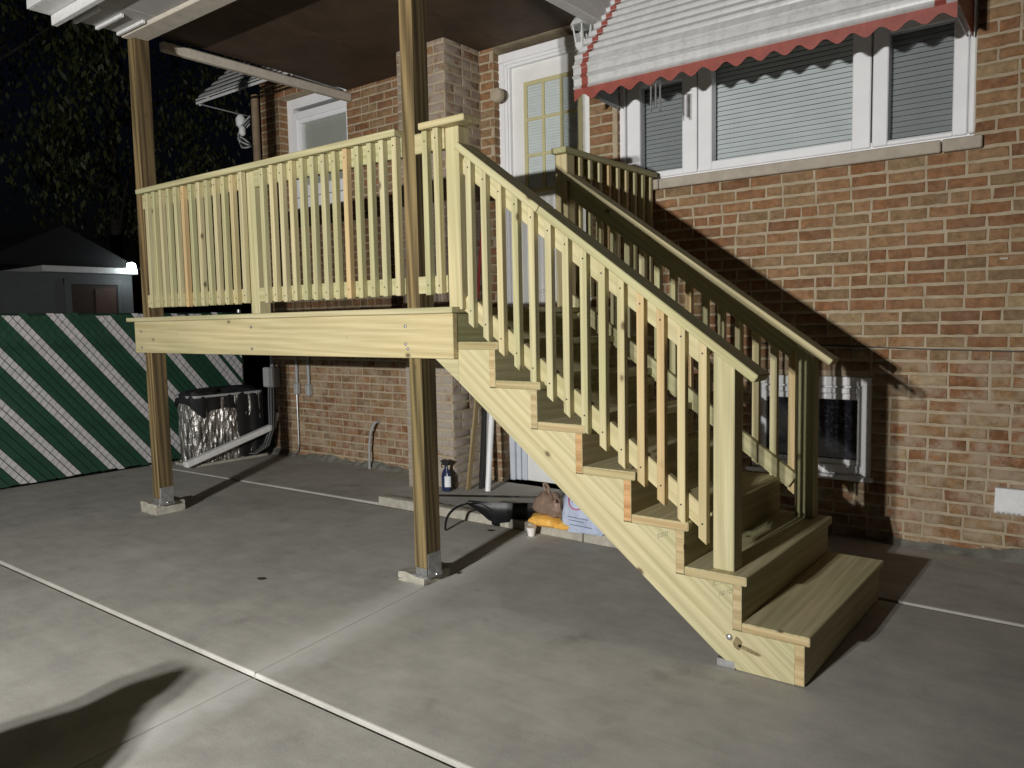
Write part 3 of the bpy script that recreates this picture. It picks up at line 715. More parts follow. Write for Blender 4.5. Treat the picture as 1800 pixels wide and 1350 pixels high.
# ---- railing of the deck front
def newel(px0, px1, py0, py1, z0, z1, parent): return box('newel_post', px0, px1, py0, py1, z0, z1, WZ, parent, .005)
newel(-2.052, -1.962, 0.002, 0.09, DZ, 2.428, deck)
newel(-0.320, -0.231, 0.002, 0.09, RB+.25, 2.428, deck)
box('top_rail', PLX+PW+.002, -0.630, -0.052, 0.075, 2.430, 2.466, WX, deck, .005)
box('top_rail', -0.458, -0.147, -0.052, 0.075, 2.4305, 2.464, WX, deck, .005)
for a, b in ((PLX+PW+.002, -2.054), (-1.960, PMX-.002), (PMX+PW+.002, -0.322)):
    box('rail', a, b, -0.002, 0.036, 2.325, 2.4285, WX, deck); box('rail', a, b, -0.002, 0.036, 1.600, 1.690, WX, deck)
BW = 0.036
def baluster(x, y0, y1, z0, z1, parent):
    dz = random.uniform(-.003, .003); dx = random.uniform(-.002, .002)
    o = box('baluster', x, x+BW, y0, y1, z0, z1, WB, parent, .003); o.location.z += dz; o.location.x += dx
    o.rotation_euler = (0, random.uniform(-.004, .004), 0)
    for z in (z1-.05, z0+.045): nail(x+BW/2+random.uniform(-.005, .005), y0, z+random.uniform(-.008, .008), o)
    return o
NAILM = None
def nail(x, y, z, parent):
    global NAILM
    if NAILM is None:
        bm = bmesh.new(); bmesh.ops.create_cone(bm, cap_ends=True, segments=8, radius1=.0042, radius2=.0042, depth=.002, matrix=Matrix.Rotation(math.pi/2, 4, 'X'))
        NAILM = bpy.data.meshes.new('screw'); bm.to_mesh(NAILM); bm.free(); NAILM.materials.append(RUBBER)
    link('screw', NAILM, (x, y-.0004, z), parent)
for i in range(13): baluster(-3.262+.0988*i, -0.0385, -0.0025, 1.592, 2.426, deck)
for i in range(13): baluster(-1.850+.0985*i, -0.0385, -0.0025, 1.592, 2.426, deck)
for x in (-0.446, -0.368): baluster(x, -0.0385, -0.0025, 1.592, 2.426, deck)
# ---- railing that returns to the wall beside the stairs
RX = -0.355
newel(-0.402, -0.312, 1.10, 1.19, RB+.25, 2.470, deck)
box('top_rail', RX-.055, RX+.055, 1.07, W-.010, 2.4715, 2.508, WY, deck, .005)
for z0, z1 in ((2.37, 2.4695), (1.60, 1.69)): box('rail', RX-.030, RX+.008, 1.192, W-.010, z0, z1, WY, deck)
for i in range(9):
    y = 1.245+i*.118; o = box('baluster', RX+.009, RX+.009+BW, y, y+BW, 1.592, 2.468, WB, deck, .003)

# ================================================================== STAIRS
st = thing('wooden_staircase', 'new pale lumber staircase with seven treads and sloping baluster handrails', 'staircase', (0.6, 0.6, 0))
R_, RUN, ZT0, TT, OVH = 0.19, 0.2524, 0.0166, 0.0381, 0.0201
YR = 1.1907
def zt(k): return ZT0+(8-k)*R_
def xn(k): return (k-1)*RUN
for k in range(1, 8):
    bx_ = xn(k)-OVH-RUN+0.0005 if k > 1 else -0.262
    tr = box('tread', bx_+.0008, xn(k), -0.004, YR, zt(k)-TT, zt(k), WY, st, .004, (WEND, 1))
    zl = zt(k+1)-TT+.004 if k < 7 else 0.006
    ri = box('riser', xn(k)-OVH-.0375, xn(k)-OVH, -0.003, YR-.001, zl, zt(k)-TT-.0006, WY, st, .002, (WEND, 1))
def stringer(y0, y1):
    low = lambda x: 0.004 if x >= 1.224 else (0.055-(x-1.135)*(0.051/0.09) if x > 1.135 else 0.055+(1.135-x)*(1.139-0.055)/(1.135+0.2615))
    bm = bmesh.new(); sl = []; xprev = -0.2615
    for k in range(1, 8):
        xr = xn(k)-OVH-.0385; cuts = [xprev]+[c for c in (1.135, 1.225) if xprev < c < xr]+[xr]
        for a, b in zip(cuts, cuts[1:]): sl.append((a, b, zt(k)-TT-.001))
        xprev = xr
    for n_, (a, b, t_) in enumerate(sl):
        for y in (y0, y1): bm.faces.new([bm.verts.new(v) for v in ((a, y, low(a)), (b, y, low(b)), (b, y, t_), (a, y, t_))])
        bm.faces.new([bm.verts.new(v) for v in ((a, y0, t_), (b, y0, t_), (b, y1, t_), (a, y1, t_))])
        bm.faces.new([bm.verts.new(v) for v in ((a, y0, low(a)), (b, y0, low(b)), (b, y1, low(b)), (a, y1, low(a)))])
        tn = sl[n_+1][2] if n_+1 < len(sl) else low(b)
        if abs(tn-t_) > 1e-6: bm.faces.new([bm.verts.new(v) for v in ((b, y0, t_), (b, y1, t_), (b, y1, tn), (b, y0, tn))])
    bm.faces.new([bm.verts.new(v) for v in ((-0.2615, y0, low(-.2615)), (-0.2615, y1, low(-.2615)), (-0.2615, y1, sl[0][2]), (-0.2615, y0, sl[0][2]))])
    bmesh.ops.remove_doubles(bm, verts=bm.verts, dist=1e-5)
    # turn the mesh so that its local X follows the slope: grain runs along the board
    ang = math.atan2(-R_, RUN); c = Vector((0.5, (y0+y1)/2, 0.6)); bmesh.ops.translate(bm, verts=bm.verts, vec=-c)
    bmesh.ops.rotate(bm, verts=bm.verts, cent=(0, 0, 0), matrix=Matrix.Rotation(ang, 3, 'Y'))
    bmesh.ops.recalc_face_normals(bm, faces=bm.faces)
    me = bpy.data.meshes.new('stringer'); bm.to_mesh(me); bm.free(); me.materials.append(WX)
    o = link('stringer', me, c, st); o.rotation_euler = (0, -ang, 0); return o
s1 = stringer(0.0, 0.0375); stringer(0.577, 0.614); stringer(YR-.04, YR-.0025)
prism('stringer_tail', [(-0.43, 1.2598), (-0.2645, 1.2598), (-0.2645, 1.140)], 1, 0.002, 0.0365, WX, st)
bolt(1.19, 0.0, 0.135, st, .014)
box('foot_bracket', 1.135, 1.215, -0.0005, 0.05, 0.001, 0.035, GALV, st, .002)
# knot with a dark resin streak and the mill stamp on the stringer
bm = bmesh.new()
for (x, z, a, b) in ((1.225, .115, .017, .028), (1.275, .098, .048, .010)):
    vs = [bm.verts.new((x+a*math.cos(t)+.004*math.sin(3*t), -0.0012, z+b*math.sin(t)-.25*a*math.cos(t))) for t in [2*math.pi*i/16 for i in range(16)]]; bm.faces.new(vs)
from_bm('resin_knot', bm, plain('resin_stain', (.20, .155, .075), .5, var=.4, scale=60), st)
bm = bmesh.new(); rr = random.Random(5)
for ox, oz, n in ((1.115, 0.335, 7), (1.145, 0.300, 8), (0.865, 0.50, 6)):
    for i in range(n):
        x = ox+i*.0085; z = oz+i*.0035
        for q in range(2): bm_box(bm, x+rr.uniform(0, .003), x+.002+rr.uniform(0, .004), -0.0010, -0.0002, z+q*.011, z+q*.011+.007, 0)
stamp = from_bm('mill_stamp', bm, plain('grey_ink', (.22, .21, .13), .8), st); stamp['kind'] = 'stuff'
# joist hanger bolts on the end joist
for y, z in ((.20, 1.44), (.20, 1.33), (.52, 1.40)): bolt(-0.264, y, z, deck, .016, 0, 1, RUBBER)
SL = 0.7335
def zr(x): return 2.343-SL*(x+0.226)
ca = math.atan(SL)
ND = Vector((math.sin(ca), 0, math.cos(ca)))      # up normal of the slope
def slope_piece(name, x0, x1, top, thick, yc, wd, mat=WX, zf=None, parent=st, bev=.004):
    zf = zf or zr; p = Vector((x0, yc, zf(x0)+top)); q = Vector((x1, yc, zf(x1)+top))
    return beam(name, p-ND*thick/2, q-ND*thick/2, wd, thick, mat, parent, bev)
# near handrail
slope_piece('handrail', -0.228, 0.27, 0.0, 0.036, 0.052, 0.135); slope_piece('handrail', 0.273, 1.310, 0.0, 0.036, 0.052, 0.135)
slope_piece('rail', -0.215, 1.10, -0.0465, 0.088, 0.0535, 0.037); slope_piece('rail', -0.215, 1.10, -0.742, 0.088, 0.0535, 0.037)
def cut_post(name, x0, x1, y0, y1, z0, zf, parent, mat=WZ):
    bm = bmesh.new(); bm_prism(bm, [(x0, z0), (x1, z0), (x1, zf(x1)), (x0, zf(x0))], 1, y0, y1)
    bmesh.ops.bevel(bm, geom=bm.edges[:], offset=.004, segments=1, profile=.5, affect='EDGES'); return from_bm(name, bm, mat, parent)
cut_post('newel_post', 1.102, 1.193, 0.036, 0.127, zt(6)+.0006, lambda x: zr(x)-.0475, st)
for i in range(14):
    x1 = -0.153+.0956*i; x0 = x1-BW; yb0, yb1 = -.0015+random.uniform(-.001, .001), 0.0340
    zt_ = lambda x: zr(x)-.0465; zb_ = lambda x: zr(x)-0.875
    bm = bmesh.new(); bm_prism(bm, [(x0, zb_(x0)), (x1, zb_(x1)), (x1, zt_(x1)), (x0, zt_(x0))], 1, yb0, yb1)
    bmesh.ops.bevel(bm, geom=bm.edges[:], offset=.0025, segments=1, profile=.5, affect='EDGES')
    ob_ = from_bm('baluster', bm, WB, st); xm = (x0+x1)/2
    for z in (zr(xm)-.09, zr(xm)-.80): nail(xm, yb0, z, ob_)
# far handrail: balusters on the outer side
SF = 0.712
def zf2(x): return 2.350-SF*(x+.305)
for a, b in ((-0.305, 1.282),):
    p, q = Vector((a, 1.155, zf2(a))), Vector((b, 1.155, zf2(b))); beam('handrail', p-ND*.018, q-ND*.018, 0.125, 0.036, WX, st, .004)
for top in (-.047, -.742):
    p, q = Vector((-.30, 1.145, zf2(-.30)+top)), Vector((1.10, 1.145, zf2(1.10)+top)); beam('rail', p-ND*.044, q-ND*.044, 0.037, 0.088, WX, st, .003)
cut_post('newel_post', 1.102, 1.193, 1.082, 1.173, zt(6)+.0006, lambda x: zf2(x)-.0485, st)
for i in range(13):
    x1 = -0.11+.0985*i; x0 = x1-BW
    zt_ = lambda x: zf2(x)-.0475; zb_ = lambda x: zf2(x)-0.875
    bm = bmesh.new(); bm_prism(bm, [(x0, zb_(x0)), (x1, zb_(x1)), (x1, zt_(x1)), (x0, zt_(x0))], 1, 1.1645, 1.199)
    from_bm('baluster', bm, WB, st)

# ================================================================== FENCE
FX = -5.6
fence = thing('chain_link_fence', 'chain link fence woven with dark green slats and diagonal pairs of white slats', 'fence', (FX, 0, 0))
FT, FB, SLP, PITCH_ = 1.585, 0.015, 1.21, 0.0765
YMAX, YMIN = 2.235, -4.2
whites = [-0.205, 0.185, 0.615, 0.99, 1.41, 1.61, 1.815]
wh = [a+.0 for a in whites]+[a+.0765 for a in whites]
def slat(yt, mat, x, wid=0.066):
    # yt: where the slat's left edge meets the fence top; it descends toward +y
    def edge(off): return lambda z: yt+off+(FT-z)/SLP
    e0, e1 = edge(0), edge(wid); zs_top, zs_bot = FT+random.uniform(-.012, .02), FB+random.uniform(0, .02)
    zb0 = max(zs_bot, FT-(YMAX-yt)*SLP); zb1 = max(zs_bot, FT-(YMAX-yt-wid)*SLP)
    if zb1 > zs_top-.03: return
    pts = [(e0(zs_top), zs_top), (e1(zs_top), zs_top), (e1(zb1), zb1), (e0(zb0), zb0)]
    bm = bmesh.new(); bm_prism(bm, pts, 0, x-.0035, x+.0035); from_bm('slat', bm, mat, fence)
pairs = [-0.205-.41*k for k in range(10, 0, -1)]+whites
for k, a in enumerate(pairs):
    for d in (0, PITCH_): slat(a+d, SLATW, FX)
    nxt = pairs[k+1] if k+1 < len(pairs) else YMAX+.02
    gap = nxt-(a+2*PITCH_); n = max(0, round(gap/PITCH_))
    for q in range(n): slat(a+2*PITCH_+gap*q/n, GREEN, FX+random.uniform(-.0008, .0008), gap/n-.008)
bm = bmesh.new()
y = YMIN-1.4
while y < YMAX+1.4:
    for sgn in (-1,):
        za, zb = FB, FT
        ya, yb = (y+(FT-FB)/SLP, y) if sgn > 0 else (y-(FT-FB)/SLP, y)
        # clip to the fence
        pa, pb = Vector((FX+(.0058 if sgn < 0 else -.0058), ya, za)), Vector((FX+(.0058 if sgn < 0 else -.0058), yb, zb))
        d = pb-pa; t0, t1 = 0.0, 1.0
        for lim, s_ in ((YMAX, 1), (YMIN, -1)):
            if abs(d.y) > 1e-6:
                t = (lim-pa.y)/d.y
                if s_*d.y > 0: t1 = min(t1, t)
                else: t0 = max(t0, t)
        if t1-t0 > .03: bm_tube(bm, [pa+d*t0, pa+d*t1], .0017, 4, False)
    y += PITCH_
wm = from_bm('wire_mesh', bm, WIRE, fence); wm['kind'] = 'stuff'
tube('top_rail', [(FX-.02, YMIN, FT+.0), (FX-.02, YMAX, FT+.0)], .018, WIRE, fence)
for yp in (YMIN+.02, -1.9, YMAX+.02): tube('post', [(FX-.045, yp, -0.15), (FX-.045, yp, FT+.05)], .026, GALV if yp > 2 else WIRE, fence, 10)

# ================================================================== THINGS ON THE HOUSE WALL
# electric service conduits
def conduit(x, z0, z1, ztip, label):
    t = thing('wall_conduit', label, 'conduit', (x, W-.03, z0))
    tube('pipe', [(x, W-.03, z0+.10), (x, W-.03, z1)], .017, GREYP, t, 10); box('fitting', x-.030, x+.030, W-.062, W-.004, z0-.02, z0+.105, GREYP, t, .01)
    if ztip is not None: tube('thin_rod', [(x-.012, W-.03, z0-.02), (x-.012, W-.03, .16), (x-.03, W-.035, .06), (x-.10, W-.05, .012)], .009, GALV, t, 8)
conduit(-4.62, 0.715, 1.26, 0.05, 'grey wall conduit whose thin rod runs down to the slab')
conduit(-4.42, 0.705, 1.26, None, 'short grey wall conduit ending in a box well above the slab')
jb = thing('junction_box', 'grey electrical box at the house corner with black hoses below', 'electrical box', (-5.01, 2.2, .76))
box('box_body', -5.085, -4.935, 2.16, 2.275, .765, .985, GREYP, jb, .008); box('box_cover', -5.080, -4.940, 2.150, 2.159, .772, .978, GREYP, jb, .003)
tube('riser_pipe', [(-5.01, 2.225, .985), (-5.01, 2.225, 1.9)], .02, GREYP, jb)
for k, (dx, r) in enumerate(((-.045, .013), (.0, .020), (.045, .016))):
    tag(tube('black_hose', [(-5.01+dx, 2.2, .764), (-5.005+dx, 2.19, .55), (-4.99+dx*.8, 2.17, .30), (-5.0+dx, 2.10, .13), (-5.07+dx, 1.98, .05), (-5.14, 1.80+.05*k, .035+.01*k)], r, RUBBER),
        ('thin black hose curving from grey electrical box to slab', 'thick black hose curving from grey electrical box to slab', 'middle sized black hose curving from grey electrical box to slab')[k], 'hose', 'hoses below the electrical box')
# pipes standing in the gangway beyond the house corner
tag(tube('vent_pipe', [(-5.42, 2.55, -.1), (-5.42, 2.55, 1.7)], .04, GREYP), 'fat grey standing pipe in the gap between fence and house', 'pipe')
tag(tube('vent_pipe', [(-5.28, 2.62, -.1), (-5.28, 2.62, 1.6)], .026, GREYP), 'slim grey standing pipe in the gap between fence and house', 'pipe')
tag(tube('drain_pipe', [(-3.36, W+.02, .47), (-3.36, W-.05, .475), (-3.375, W-.075, .45), (-3.42, W-.078, .36), (-3.44, W-.08, .22), (-3.44, W-.085, .004)], .013, GREYP), 'thin bent grey pipe leaving the brick wall below the deck', 'pipe')
tag(tube('wall_cable', [(0.42, W-.011, 1.262), (.9, W-.010, 1.249), (1.45, W-.012, 1.230), (2.0, W-.010, 1.218), (3.2, W-.011, 1.20), (5.0, W-.010, 1.21)], .0042, RUBBER), 'black cable strung along the brick wall right of the stairs', 'cable')
vent = thing('dryer_vent', 'white louvred vent hood low on the brick wall', 'vent', (1.95, W, .35))
prism('hood', [(W-.001, .285), (W-.001, .43), (W-.045, .43), (W-.075, .30), (W-.072, .285)], 0, 1.876, 2.030, WHITEP, vent, .004)
for i in range(5): box('grille_slot', 1.892+i*.025, 1.908+i*.025, W-.0765, W-.070, .288, .297, GREYP, vent, .001)
# nail / bright chip on the brick
tag(box('wall_bracket', 1.86, 1.905, W-.020, W-.0065, 1.742, 1.756, BEIGE, None, .003), 'small pale clip fixed to the brick wall under the wide window', 'clip')
# door chime
tag(lathe('door_chime', [(.060, 0), (.060, -.03), (.054, -.042), (.02, -.046)], (-1.775, W-.002, 3.333), BEIGE, None, 24, 1), 'round beige bell on the bricks left of the back door', 'bell')
# lantern beside the porch beam
lt = thing('wall_lantern', 'small white wall lantern with domed cap above the back door', 'lantern', (-.80, W, 3.5))
LX, LYY = -0.835, 2.12
lathe('cap', [(.098, 3.625), (.086, 3.648), (.062, 3.682), (.034, 3.702), (.008, 3.718)], (LX, LYY, 0), WHITEP, lt, 6)
for k in range(6):
    t = math.pi/3*k; tube('cage_bar', [(LX+.078*math.cos(t), LYY+.078*math.sin(t), 3.625), (LX+.052*math.cos(t), LYY+.052*math.sin(t), 3.50)], .006, WHITEP, lt, 6)
lathe('glass_shade', [(.046, 3.502), (.070, 3.624)], (LX, LYY, 0), GLASS, lt, 6); lathe('bulb', [(.006, 3.53), (.02, 3.56), (.024, 3.58), (.008, 3.605)], (LX, LYY, 0), CUP, lt, 10)
lathe('base', [(.015, 3.44), (.055, 3.475), (.058, 3.501)], (LX, LYY, 0), WHITEP, lt, 6)
tube('arm', [(LX, LYY, 3.47), (LX, LYY+.06, 3.45), (LX, W-.01, 3.50)], .012, WHITEP, lt); box('back_plate', LX-.05, LX+.05, W-.022, W-.006, 3.42, 3.58, WHITEP, lt, .008)
# wind chime under the awning
wc = thing('wind_chime', 'silver tube wind chime hanging under the red valance', 'wind chime', (-.04, 1.75, 2.98))
lathe('disc', [(.040, 2.985), (.040, 2.993)], (-.04, 1.75, 0), GALV, wc, 14); tube('cord', [(-.04, 1.75, 2.99), (-.04, 1.75, 3.06)], .002, RUBBER, wc, 5)
for k in range(6):
    t = k*math.pi/3; x, y = -.04+.034*math.cos(t), 1.75+.034*math.sin(t); tube('chime_tube', [(x, y, 2.965), (x, y, 2.795+.018*(k % 4))], .006, GALV, wc, 8)
# service mast and cable bundle at the house corner
ms = thing('service_mast', 'brown weathered mast with tangled cables at the far house corner', 'mast', (-5.08, 2.24, 2.6))
tube('mast_pipe', [(-5.13, 2.24, 2.3), (-5.13, 2.24, 3.95)], .042, plain('weathered_brown_paint', (.22, .16, .10), .8, var=.3), ms, 10)
for k in range(5):
    a = random.uniform(-.03, .03); tube('cable_loop', [(-5.13+a, 2.18, 3.72-.02*k), (-5.22-.02*k, 2.12, 3.62-.03*k), (-5.26+.015*k, 2.10, 3.52-.035*k), (-5.18, 2.14, 3.46-.02*k), (-5.12+a, 2.18, 3.40)], .009, RUBBER if k % 2 else GREYP, ms, 6)
lathe('insulator', [(.02, 3.60), (.05, 3.63), (.055, 3.70), (.03, 3.74)], (-5.26, 2.14, 0), WHITEP, ms, 12)
lathe('insulator', [(.015, 3.50), (.035, 3.52), (.035, 3.58), (.02, 3.60)], (-5.18, 2.10, 0), WHITEP, ms, 12)

# ================================================================== THINGS UNDER THE DECK
ac = thing('air_conditioner', 'foil wrapped air conditioner half covered by a black tarp beside the fence', 'air conditioner', (-5.12, 1.6, 0))
bm = bmesh.new(); ax0, ax1, ay0, ay1 = -5.43, -5.08, 1.30, 2.15; rcn = .09
def rrect(x0, x1, y0, y1, r, n=5):
    pts = []
    for cx, cy, a0 in ((x1-r, y0+r, -90), (x1-r, y1-r, 0), (x0+r, y1-r, 90), (x0+r, y0+r, 180)):
        for i in range(n+1):
            a = math.radians(a0+90*i/n); pts.append((cx+r*math.cos(a), cy+r*math.sin(a)))
    return pts
base_pts = rrect(ax0, ax1, ay0, ay1, rcn)
# densify the sides into vertical flutes
dens = []
for p, q in zip(base_pts, base_pts[1:]+base_pts[:1]):
    n = max(1, int((Vector(q)-Vector(p)).length/.03))
    for i in range(n): dens.append((p[0]+(q[0]-p[0])*i/n, p[1]+(q[1]-p[1])*i/n))
rings = []; rr = random.Random(9); nz = 10
for j in range(nz+1):
    z = .03+.68*j/nz; rings.append([bm.verts.new((x+rr.uniform(-.009, .009)+.006*math.sin(i*2.1), y+rr.uniform(-.009, .009), z)) for i, (x, y) in enumerate(dens)])
for A, B in zip(rings, rings[1:]):
    for k in range(len(dens)): bm.faces.new((A[k], A[(k+1) % len(dens)], B[(k+1) % len(dens)], B[k]))
bm.faces.new(rings[-1])
from_bm('foil_wrap', bm, FOIL, ac)
prism('base_pad', rrect(ax0-.03, ax1+.03, ay0-.03, ay1+.03, .05), 2, -.002, .028, PADC, ac)
bm = bmesh.new(); lid = rrect(ax0-.012, ax1+.012, ay0-.012, ay1+.012, .09); bm_prism(bm, lid, 2, .712, .735); from_bm('lid', bm, GREYP, ac)
# draped tarp
bm = bmesh.new(); rings = []
drop = lambda x, y: .07+(.60 if y > 1.80 else .10*max(0, (y-1.40)/.4))+.10*math.exp(-((y-1.42)/.07)**2)+.03*math.sin(9*x+11*y)
for sc_, dz in ((0.0, .775), (.5, .772), (.85, .765), (1.0, .752), (1.05, .70), (1.07, 0.0)):
    ring = []
    for i, (x, y) in enumerate(dens):
        cx, cy = (ax0+ax1)/2, (ay0+ay1)/2; z = dz+.012*math.sin(i*.9)+.018*math.sin(i*.37)
        if dz == 0.0: z = .70-max(.04, drop(x, y))
        ring.append(bm.verts.new((cx+(x-cx)*sc_+(.012*math.sin(i*1.3) if sc_ > 1 else 0), cy+(y-cy)*sc_+(.012*math.cos(i*1.1) if sc_ > 1 else 0), z)))
    rings.append(ring)
for A, B in zip(rings, rings[1:]):
    for k in range(len(dens)): bm.faces.new((A[k], A[(k+1) % len(dens)], B[(k+1) % len(dens)], B[k]))
bmesh.ops.remove_doubles(bm, verts=bm.verts, dist=.0005)
from_bm('tarp', bm, TARP, ac, smo=True)
ds = thing('downspout', 'white square downspout lying aslant in front of the air conditioner', 'downspout', (-5.0, 1.7, 0))
beam('spout', (-5.0, 1.14, .055), (-5.01, 2.20, .325), .085, .062, WHITEP, ds, .01, (1, 0, 0)); beam('elbow', (-5.013, 2.19, .30), (-5.03, 2.262, .48), .08, .06, WHITEP, ds, .01, (1, 0, 0))
# leaning lath, dark pipes, plastic pipe between chimney and cellar door
tag(beam('lath', (-1.845, 1.86, .046), (-1.955, 2.20, 1.18), .045, .02, wood('lath_wood', 0, (.3, .2, .11), (.42, .31, .19), (1, .9, .85))), 'narrow wooden lath leaning in the corner by the chimney', 'lath')
tag(tube('dark_pipe', [(-1.77, 1.93, .05), (-1.93, 2.24, 1.20)], .016, BLACKP), 'slim black pipe leaning beside the white pipe by the chimney', 'pipe')
tag(tube('dark_pipe', [(-1.80, 2.02, .05), (-1.90, 2.25, 1.1)], .022, GREYP), 'dark grey pipe leaning behind the slim black pipe by the chimney', 'pipe')
tag(tube('white_pipe', [(-1.665, 1.90, .046), (-1.795, 2.19, 1.20)], .024, WHITE, None, 12), 'white plastic pipe leaning left of the cellar door', 'pipe')
# red broom handle on the deck
br_ = thing('broom', 'red handled broom leaning in the corner between chimney and back door', 'broom', (-1.93, 2.15, DZ))
tube('handle', [(-1.925, 2.13, DZ+.10), (-1.93, 2.24, 2.40)], .013, REDFLAG, br_, 8)
prism('brush', [(-2.0, DZ+.002), (-1.85, DZ+.002), (-1.89, DZ+.11), (-1.96, DZ+.11)], 1, 2.10, 2.15, plain('straw_bristle', (.2, .14, .06), .9), br_)
# spray bottle
sb = thing('spray_bottle', 'dark blue trigger spray bottle standing behind the deck post', 'bottle', (-1.97, 1.73, .046))
bm = bmesh.new(); rings = []
for (r, z) in ((.040, .046), (.044, .06), (.044, .17), (.036, .205), (.016, .235), (.015, .262)):
    rings.append([bm.verts.new((-1.97+r*1.1*math.cos(t), 1.73+r*.7*math.sin(t), z)) for t in [2*math.pi*i/16 for i in range(16)]])
for A, B in zip(rings, rings[1:]):
    for k in range(16): bm.faces.new((A[k], A[(k+1) % 16], B[(k+1) % 16], B[k]))
bm.faces.new(rings[0][::-1]); bm.faces.new(rings[-1]); from_bm('bottle_body', bm, BLUEP, sb, smo=True)
bm = bmesh.new(); A = []; B = []
for i in range(7):
    t = math.radians(-80+80*i/6); A.append(bm.verts.new((-1.97+.0495*math.cos(t), 1.73+.0318*math.sin(t), .085))); B.append(bm.verts.new((-1.97+.0495*math.cos(t), 1.73+.0318*math.sin(t), .175)))
for k in range(6): bm.faces.new((A[k], A[k+1], B[k+1], B[k]))
from_bm('label_sheet', bm, PAPER, sb)
prism('trigger_head', [(-2.005, .262), (-1.945, .262), (-1.935, .285), (-1.925, .300), (-1.99, .312), (-2.02, .300), (-2.03, .29), (-2.005, .285)], 1, 1.718, 1.742, RUBBER, sb, .003)
tube('trigger', [(-2.0, 1.73, .29), (-2.022, 1.73, .26), (-2.012, 1.73, .235)], .005, RUBBER, sb, 6)
# black plastic arch liner on the ground
lin = thing('plastic_liner', 'black curved plastic liner with an open arch lying across the stone kerb', 'plastic liner', (-1, 1.2, 0))
f1, f2, axd = Vector((-1.262, 0.93, .003)), Vector((-1.075, 1.225, .003)), Vector((.80, -.25, 0))
bm = bmesh.new(); NA = 18; A, B = [], []
for i in range(NA+1):
    a = math.pi*i/NA; t = (1-math.cos(a))/2; z = .175*math.sin(a)**.75; p = f1.lerp(f2, t)+Vector((0, 0, z)); wd = .035+.05*t
    A.append(bm.verts.new(p)); B.append(bm.verts.new(p+axd*wd))
for k in range(NA): bm.faces.new((A[k], A[k+1], B[k+1], B[k]))
bmesh.ops.solidify(bm, geom=bm.faces[:], thickness=.007); from_bm('arch_band', bm, BLACKP, lin, smo=True)
bm = bmesh.new(); grid = []; NL = 14
for j in range(NL+1):
    t = j/NL; base = Vector((-1.215, 1.115, 0)).lerp(Vector((-.60, 1.475, 0)), t)+Vector((.03*math.sin(t*3), -.02*math.sin(t*3), 0)); h0 = .155*max(0, 1-t*4.2)**.8+.004+.055*min(1, t*1.4); h1 = .185-.01*math.sin(t*4)
    row = []
    for i in range(6):
        u = i/5; row.append(bm.verts.new((base.x+.02*u, base.y-.045*math.sin(u*1.9)+.05*u, h0+(h1-h0)*u)))
    grid.append(row)
for R1, R2 in zip(grid, grid[1:]):
    for k in range(5): bm.faces.new((R1[k], R1[k+1], R2[k+1], R2[k]))
bmesh.ops.solidify(bm, geom=bm.faces[:], thickness=.006); from_bm('side_panel', bm, BLACKP, lin, smo=True)
bm = bmesh.new(); grid = []
for j in range(9):
    t = j/8; c = Vector((-1.80, 1.40, .10)).lerp(Vector((-.98, 1.40, .19)), t); grid.append([bm.verts.new(c+Vector((0, -.06*(.3+t), -.012*(1-t)))), bm.verts.new(c), bm.verts.new(c+Vector((0, .05, -.02)))])
for R1, R2 in zip(grid, grid[1:]):
    for k in range(2): bm.faces.new((R1[k], R1[k+1], R2[k+1], R2[k]))
bmesh.ops.solidify(bm, geom=bm.faces[:], thickness=.006); from_bm('top_flange', bm, BLACKP, lin, smo=True)
# bags
def blob(name, c, r, mat, parent, seed, amp=.12, n=20, m_=12, flat=0.0, sq=1.0):
    rr = random.Random(seed); ph = [rr.uniform(0, 6.28) for _ in range(8)]; bm = bmesh.new(); rings = []
    for j in range(m_+1):
        v = math.pi*j/m_; ring = []
        for i in range(n):
            u = 2*math.pi*i/n
            d = 1+amp*(math.sin(3*u+ph[0]+2*v)*.5+math.sin(5*u+ph[1]-3*v)*.35+math.sin(7*v+ph[2]+u)*.35+math.sin(9*u+ph[3])*.2)
            x, y, z = math.sin(v)*math.cos(u), math.sin(v)*math.sin(u), -math.cos(v)
            x = math.copysign(abs(x)**sq, x); y = math.copysign(abs(y)**sq, y)
            p = Vector((c[0]+r[0]*x*d, c[1]+r[1]*y*d, c[2]+r[2]*z*d))
            if p.z < flat: p.z = flat
            ring.append(bm.verts.new(p))
        rings.append(ring)
    for A, B in zip(rings, rings[1:]):
        for k in range(n): bm.faces.new((A[k], A[(k+1) % n], B[(k+1) % n], B[k]))
    bmesh.ops.remove_doubles(bm, verts=bm.verts, dist=.0004)
    return from_bm(name, bm, mat, parent, smo=True)
bb = thing('brown_bag', 'brown plastic bag tied in a loop on top of the orange bag', 'bag', (-.60, 1.27, .13))
blob('bag_body', (-.60, 1.255, .205), (.105, .085, .085), BAGB, bb, 4, .16, flat=.125); blob('bag_fold', (-.52, 1.25, .185), (.055, .06, .065), BAGB, bb, 14, .25, flat=.13)
tube('handle_loop', [(-.60, 1.25, .28), (-.625, 1.25, .315), (-.632, 1.25, .345), (-.612, 1.25, .350), (-.590, 1.25, .32), (-.588, 1.25, .275)], .010, BAGB, bb, 6)
ob = thing('orange_bag', 'orange plastic bag lying flat on the kerb', 'bag', (-.60, 1.25, .06))
blob('bag_body', (-.615, 1.25, .095), (.125, .085, .045), BAGO, ob, 8, .10, flat=.0595, sq=.8); blob('bag_tail', (-.47, 1.235, .082), (.075, .045, .028), BAGO, ob, 18, .16, flat=.0595)
lathe('paper_cup', [(.022, 0), (.034, .055), (.036, .06)], (-.672, 1.155, .001), CUP, None, 16); cup = bpy.data.objects['paper_cup']; tag(cup, 'small white cup on the slab in front of the orange bag', 'cup')
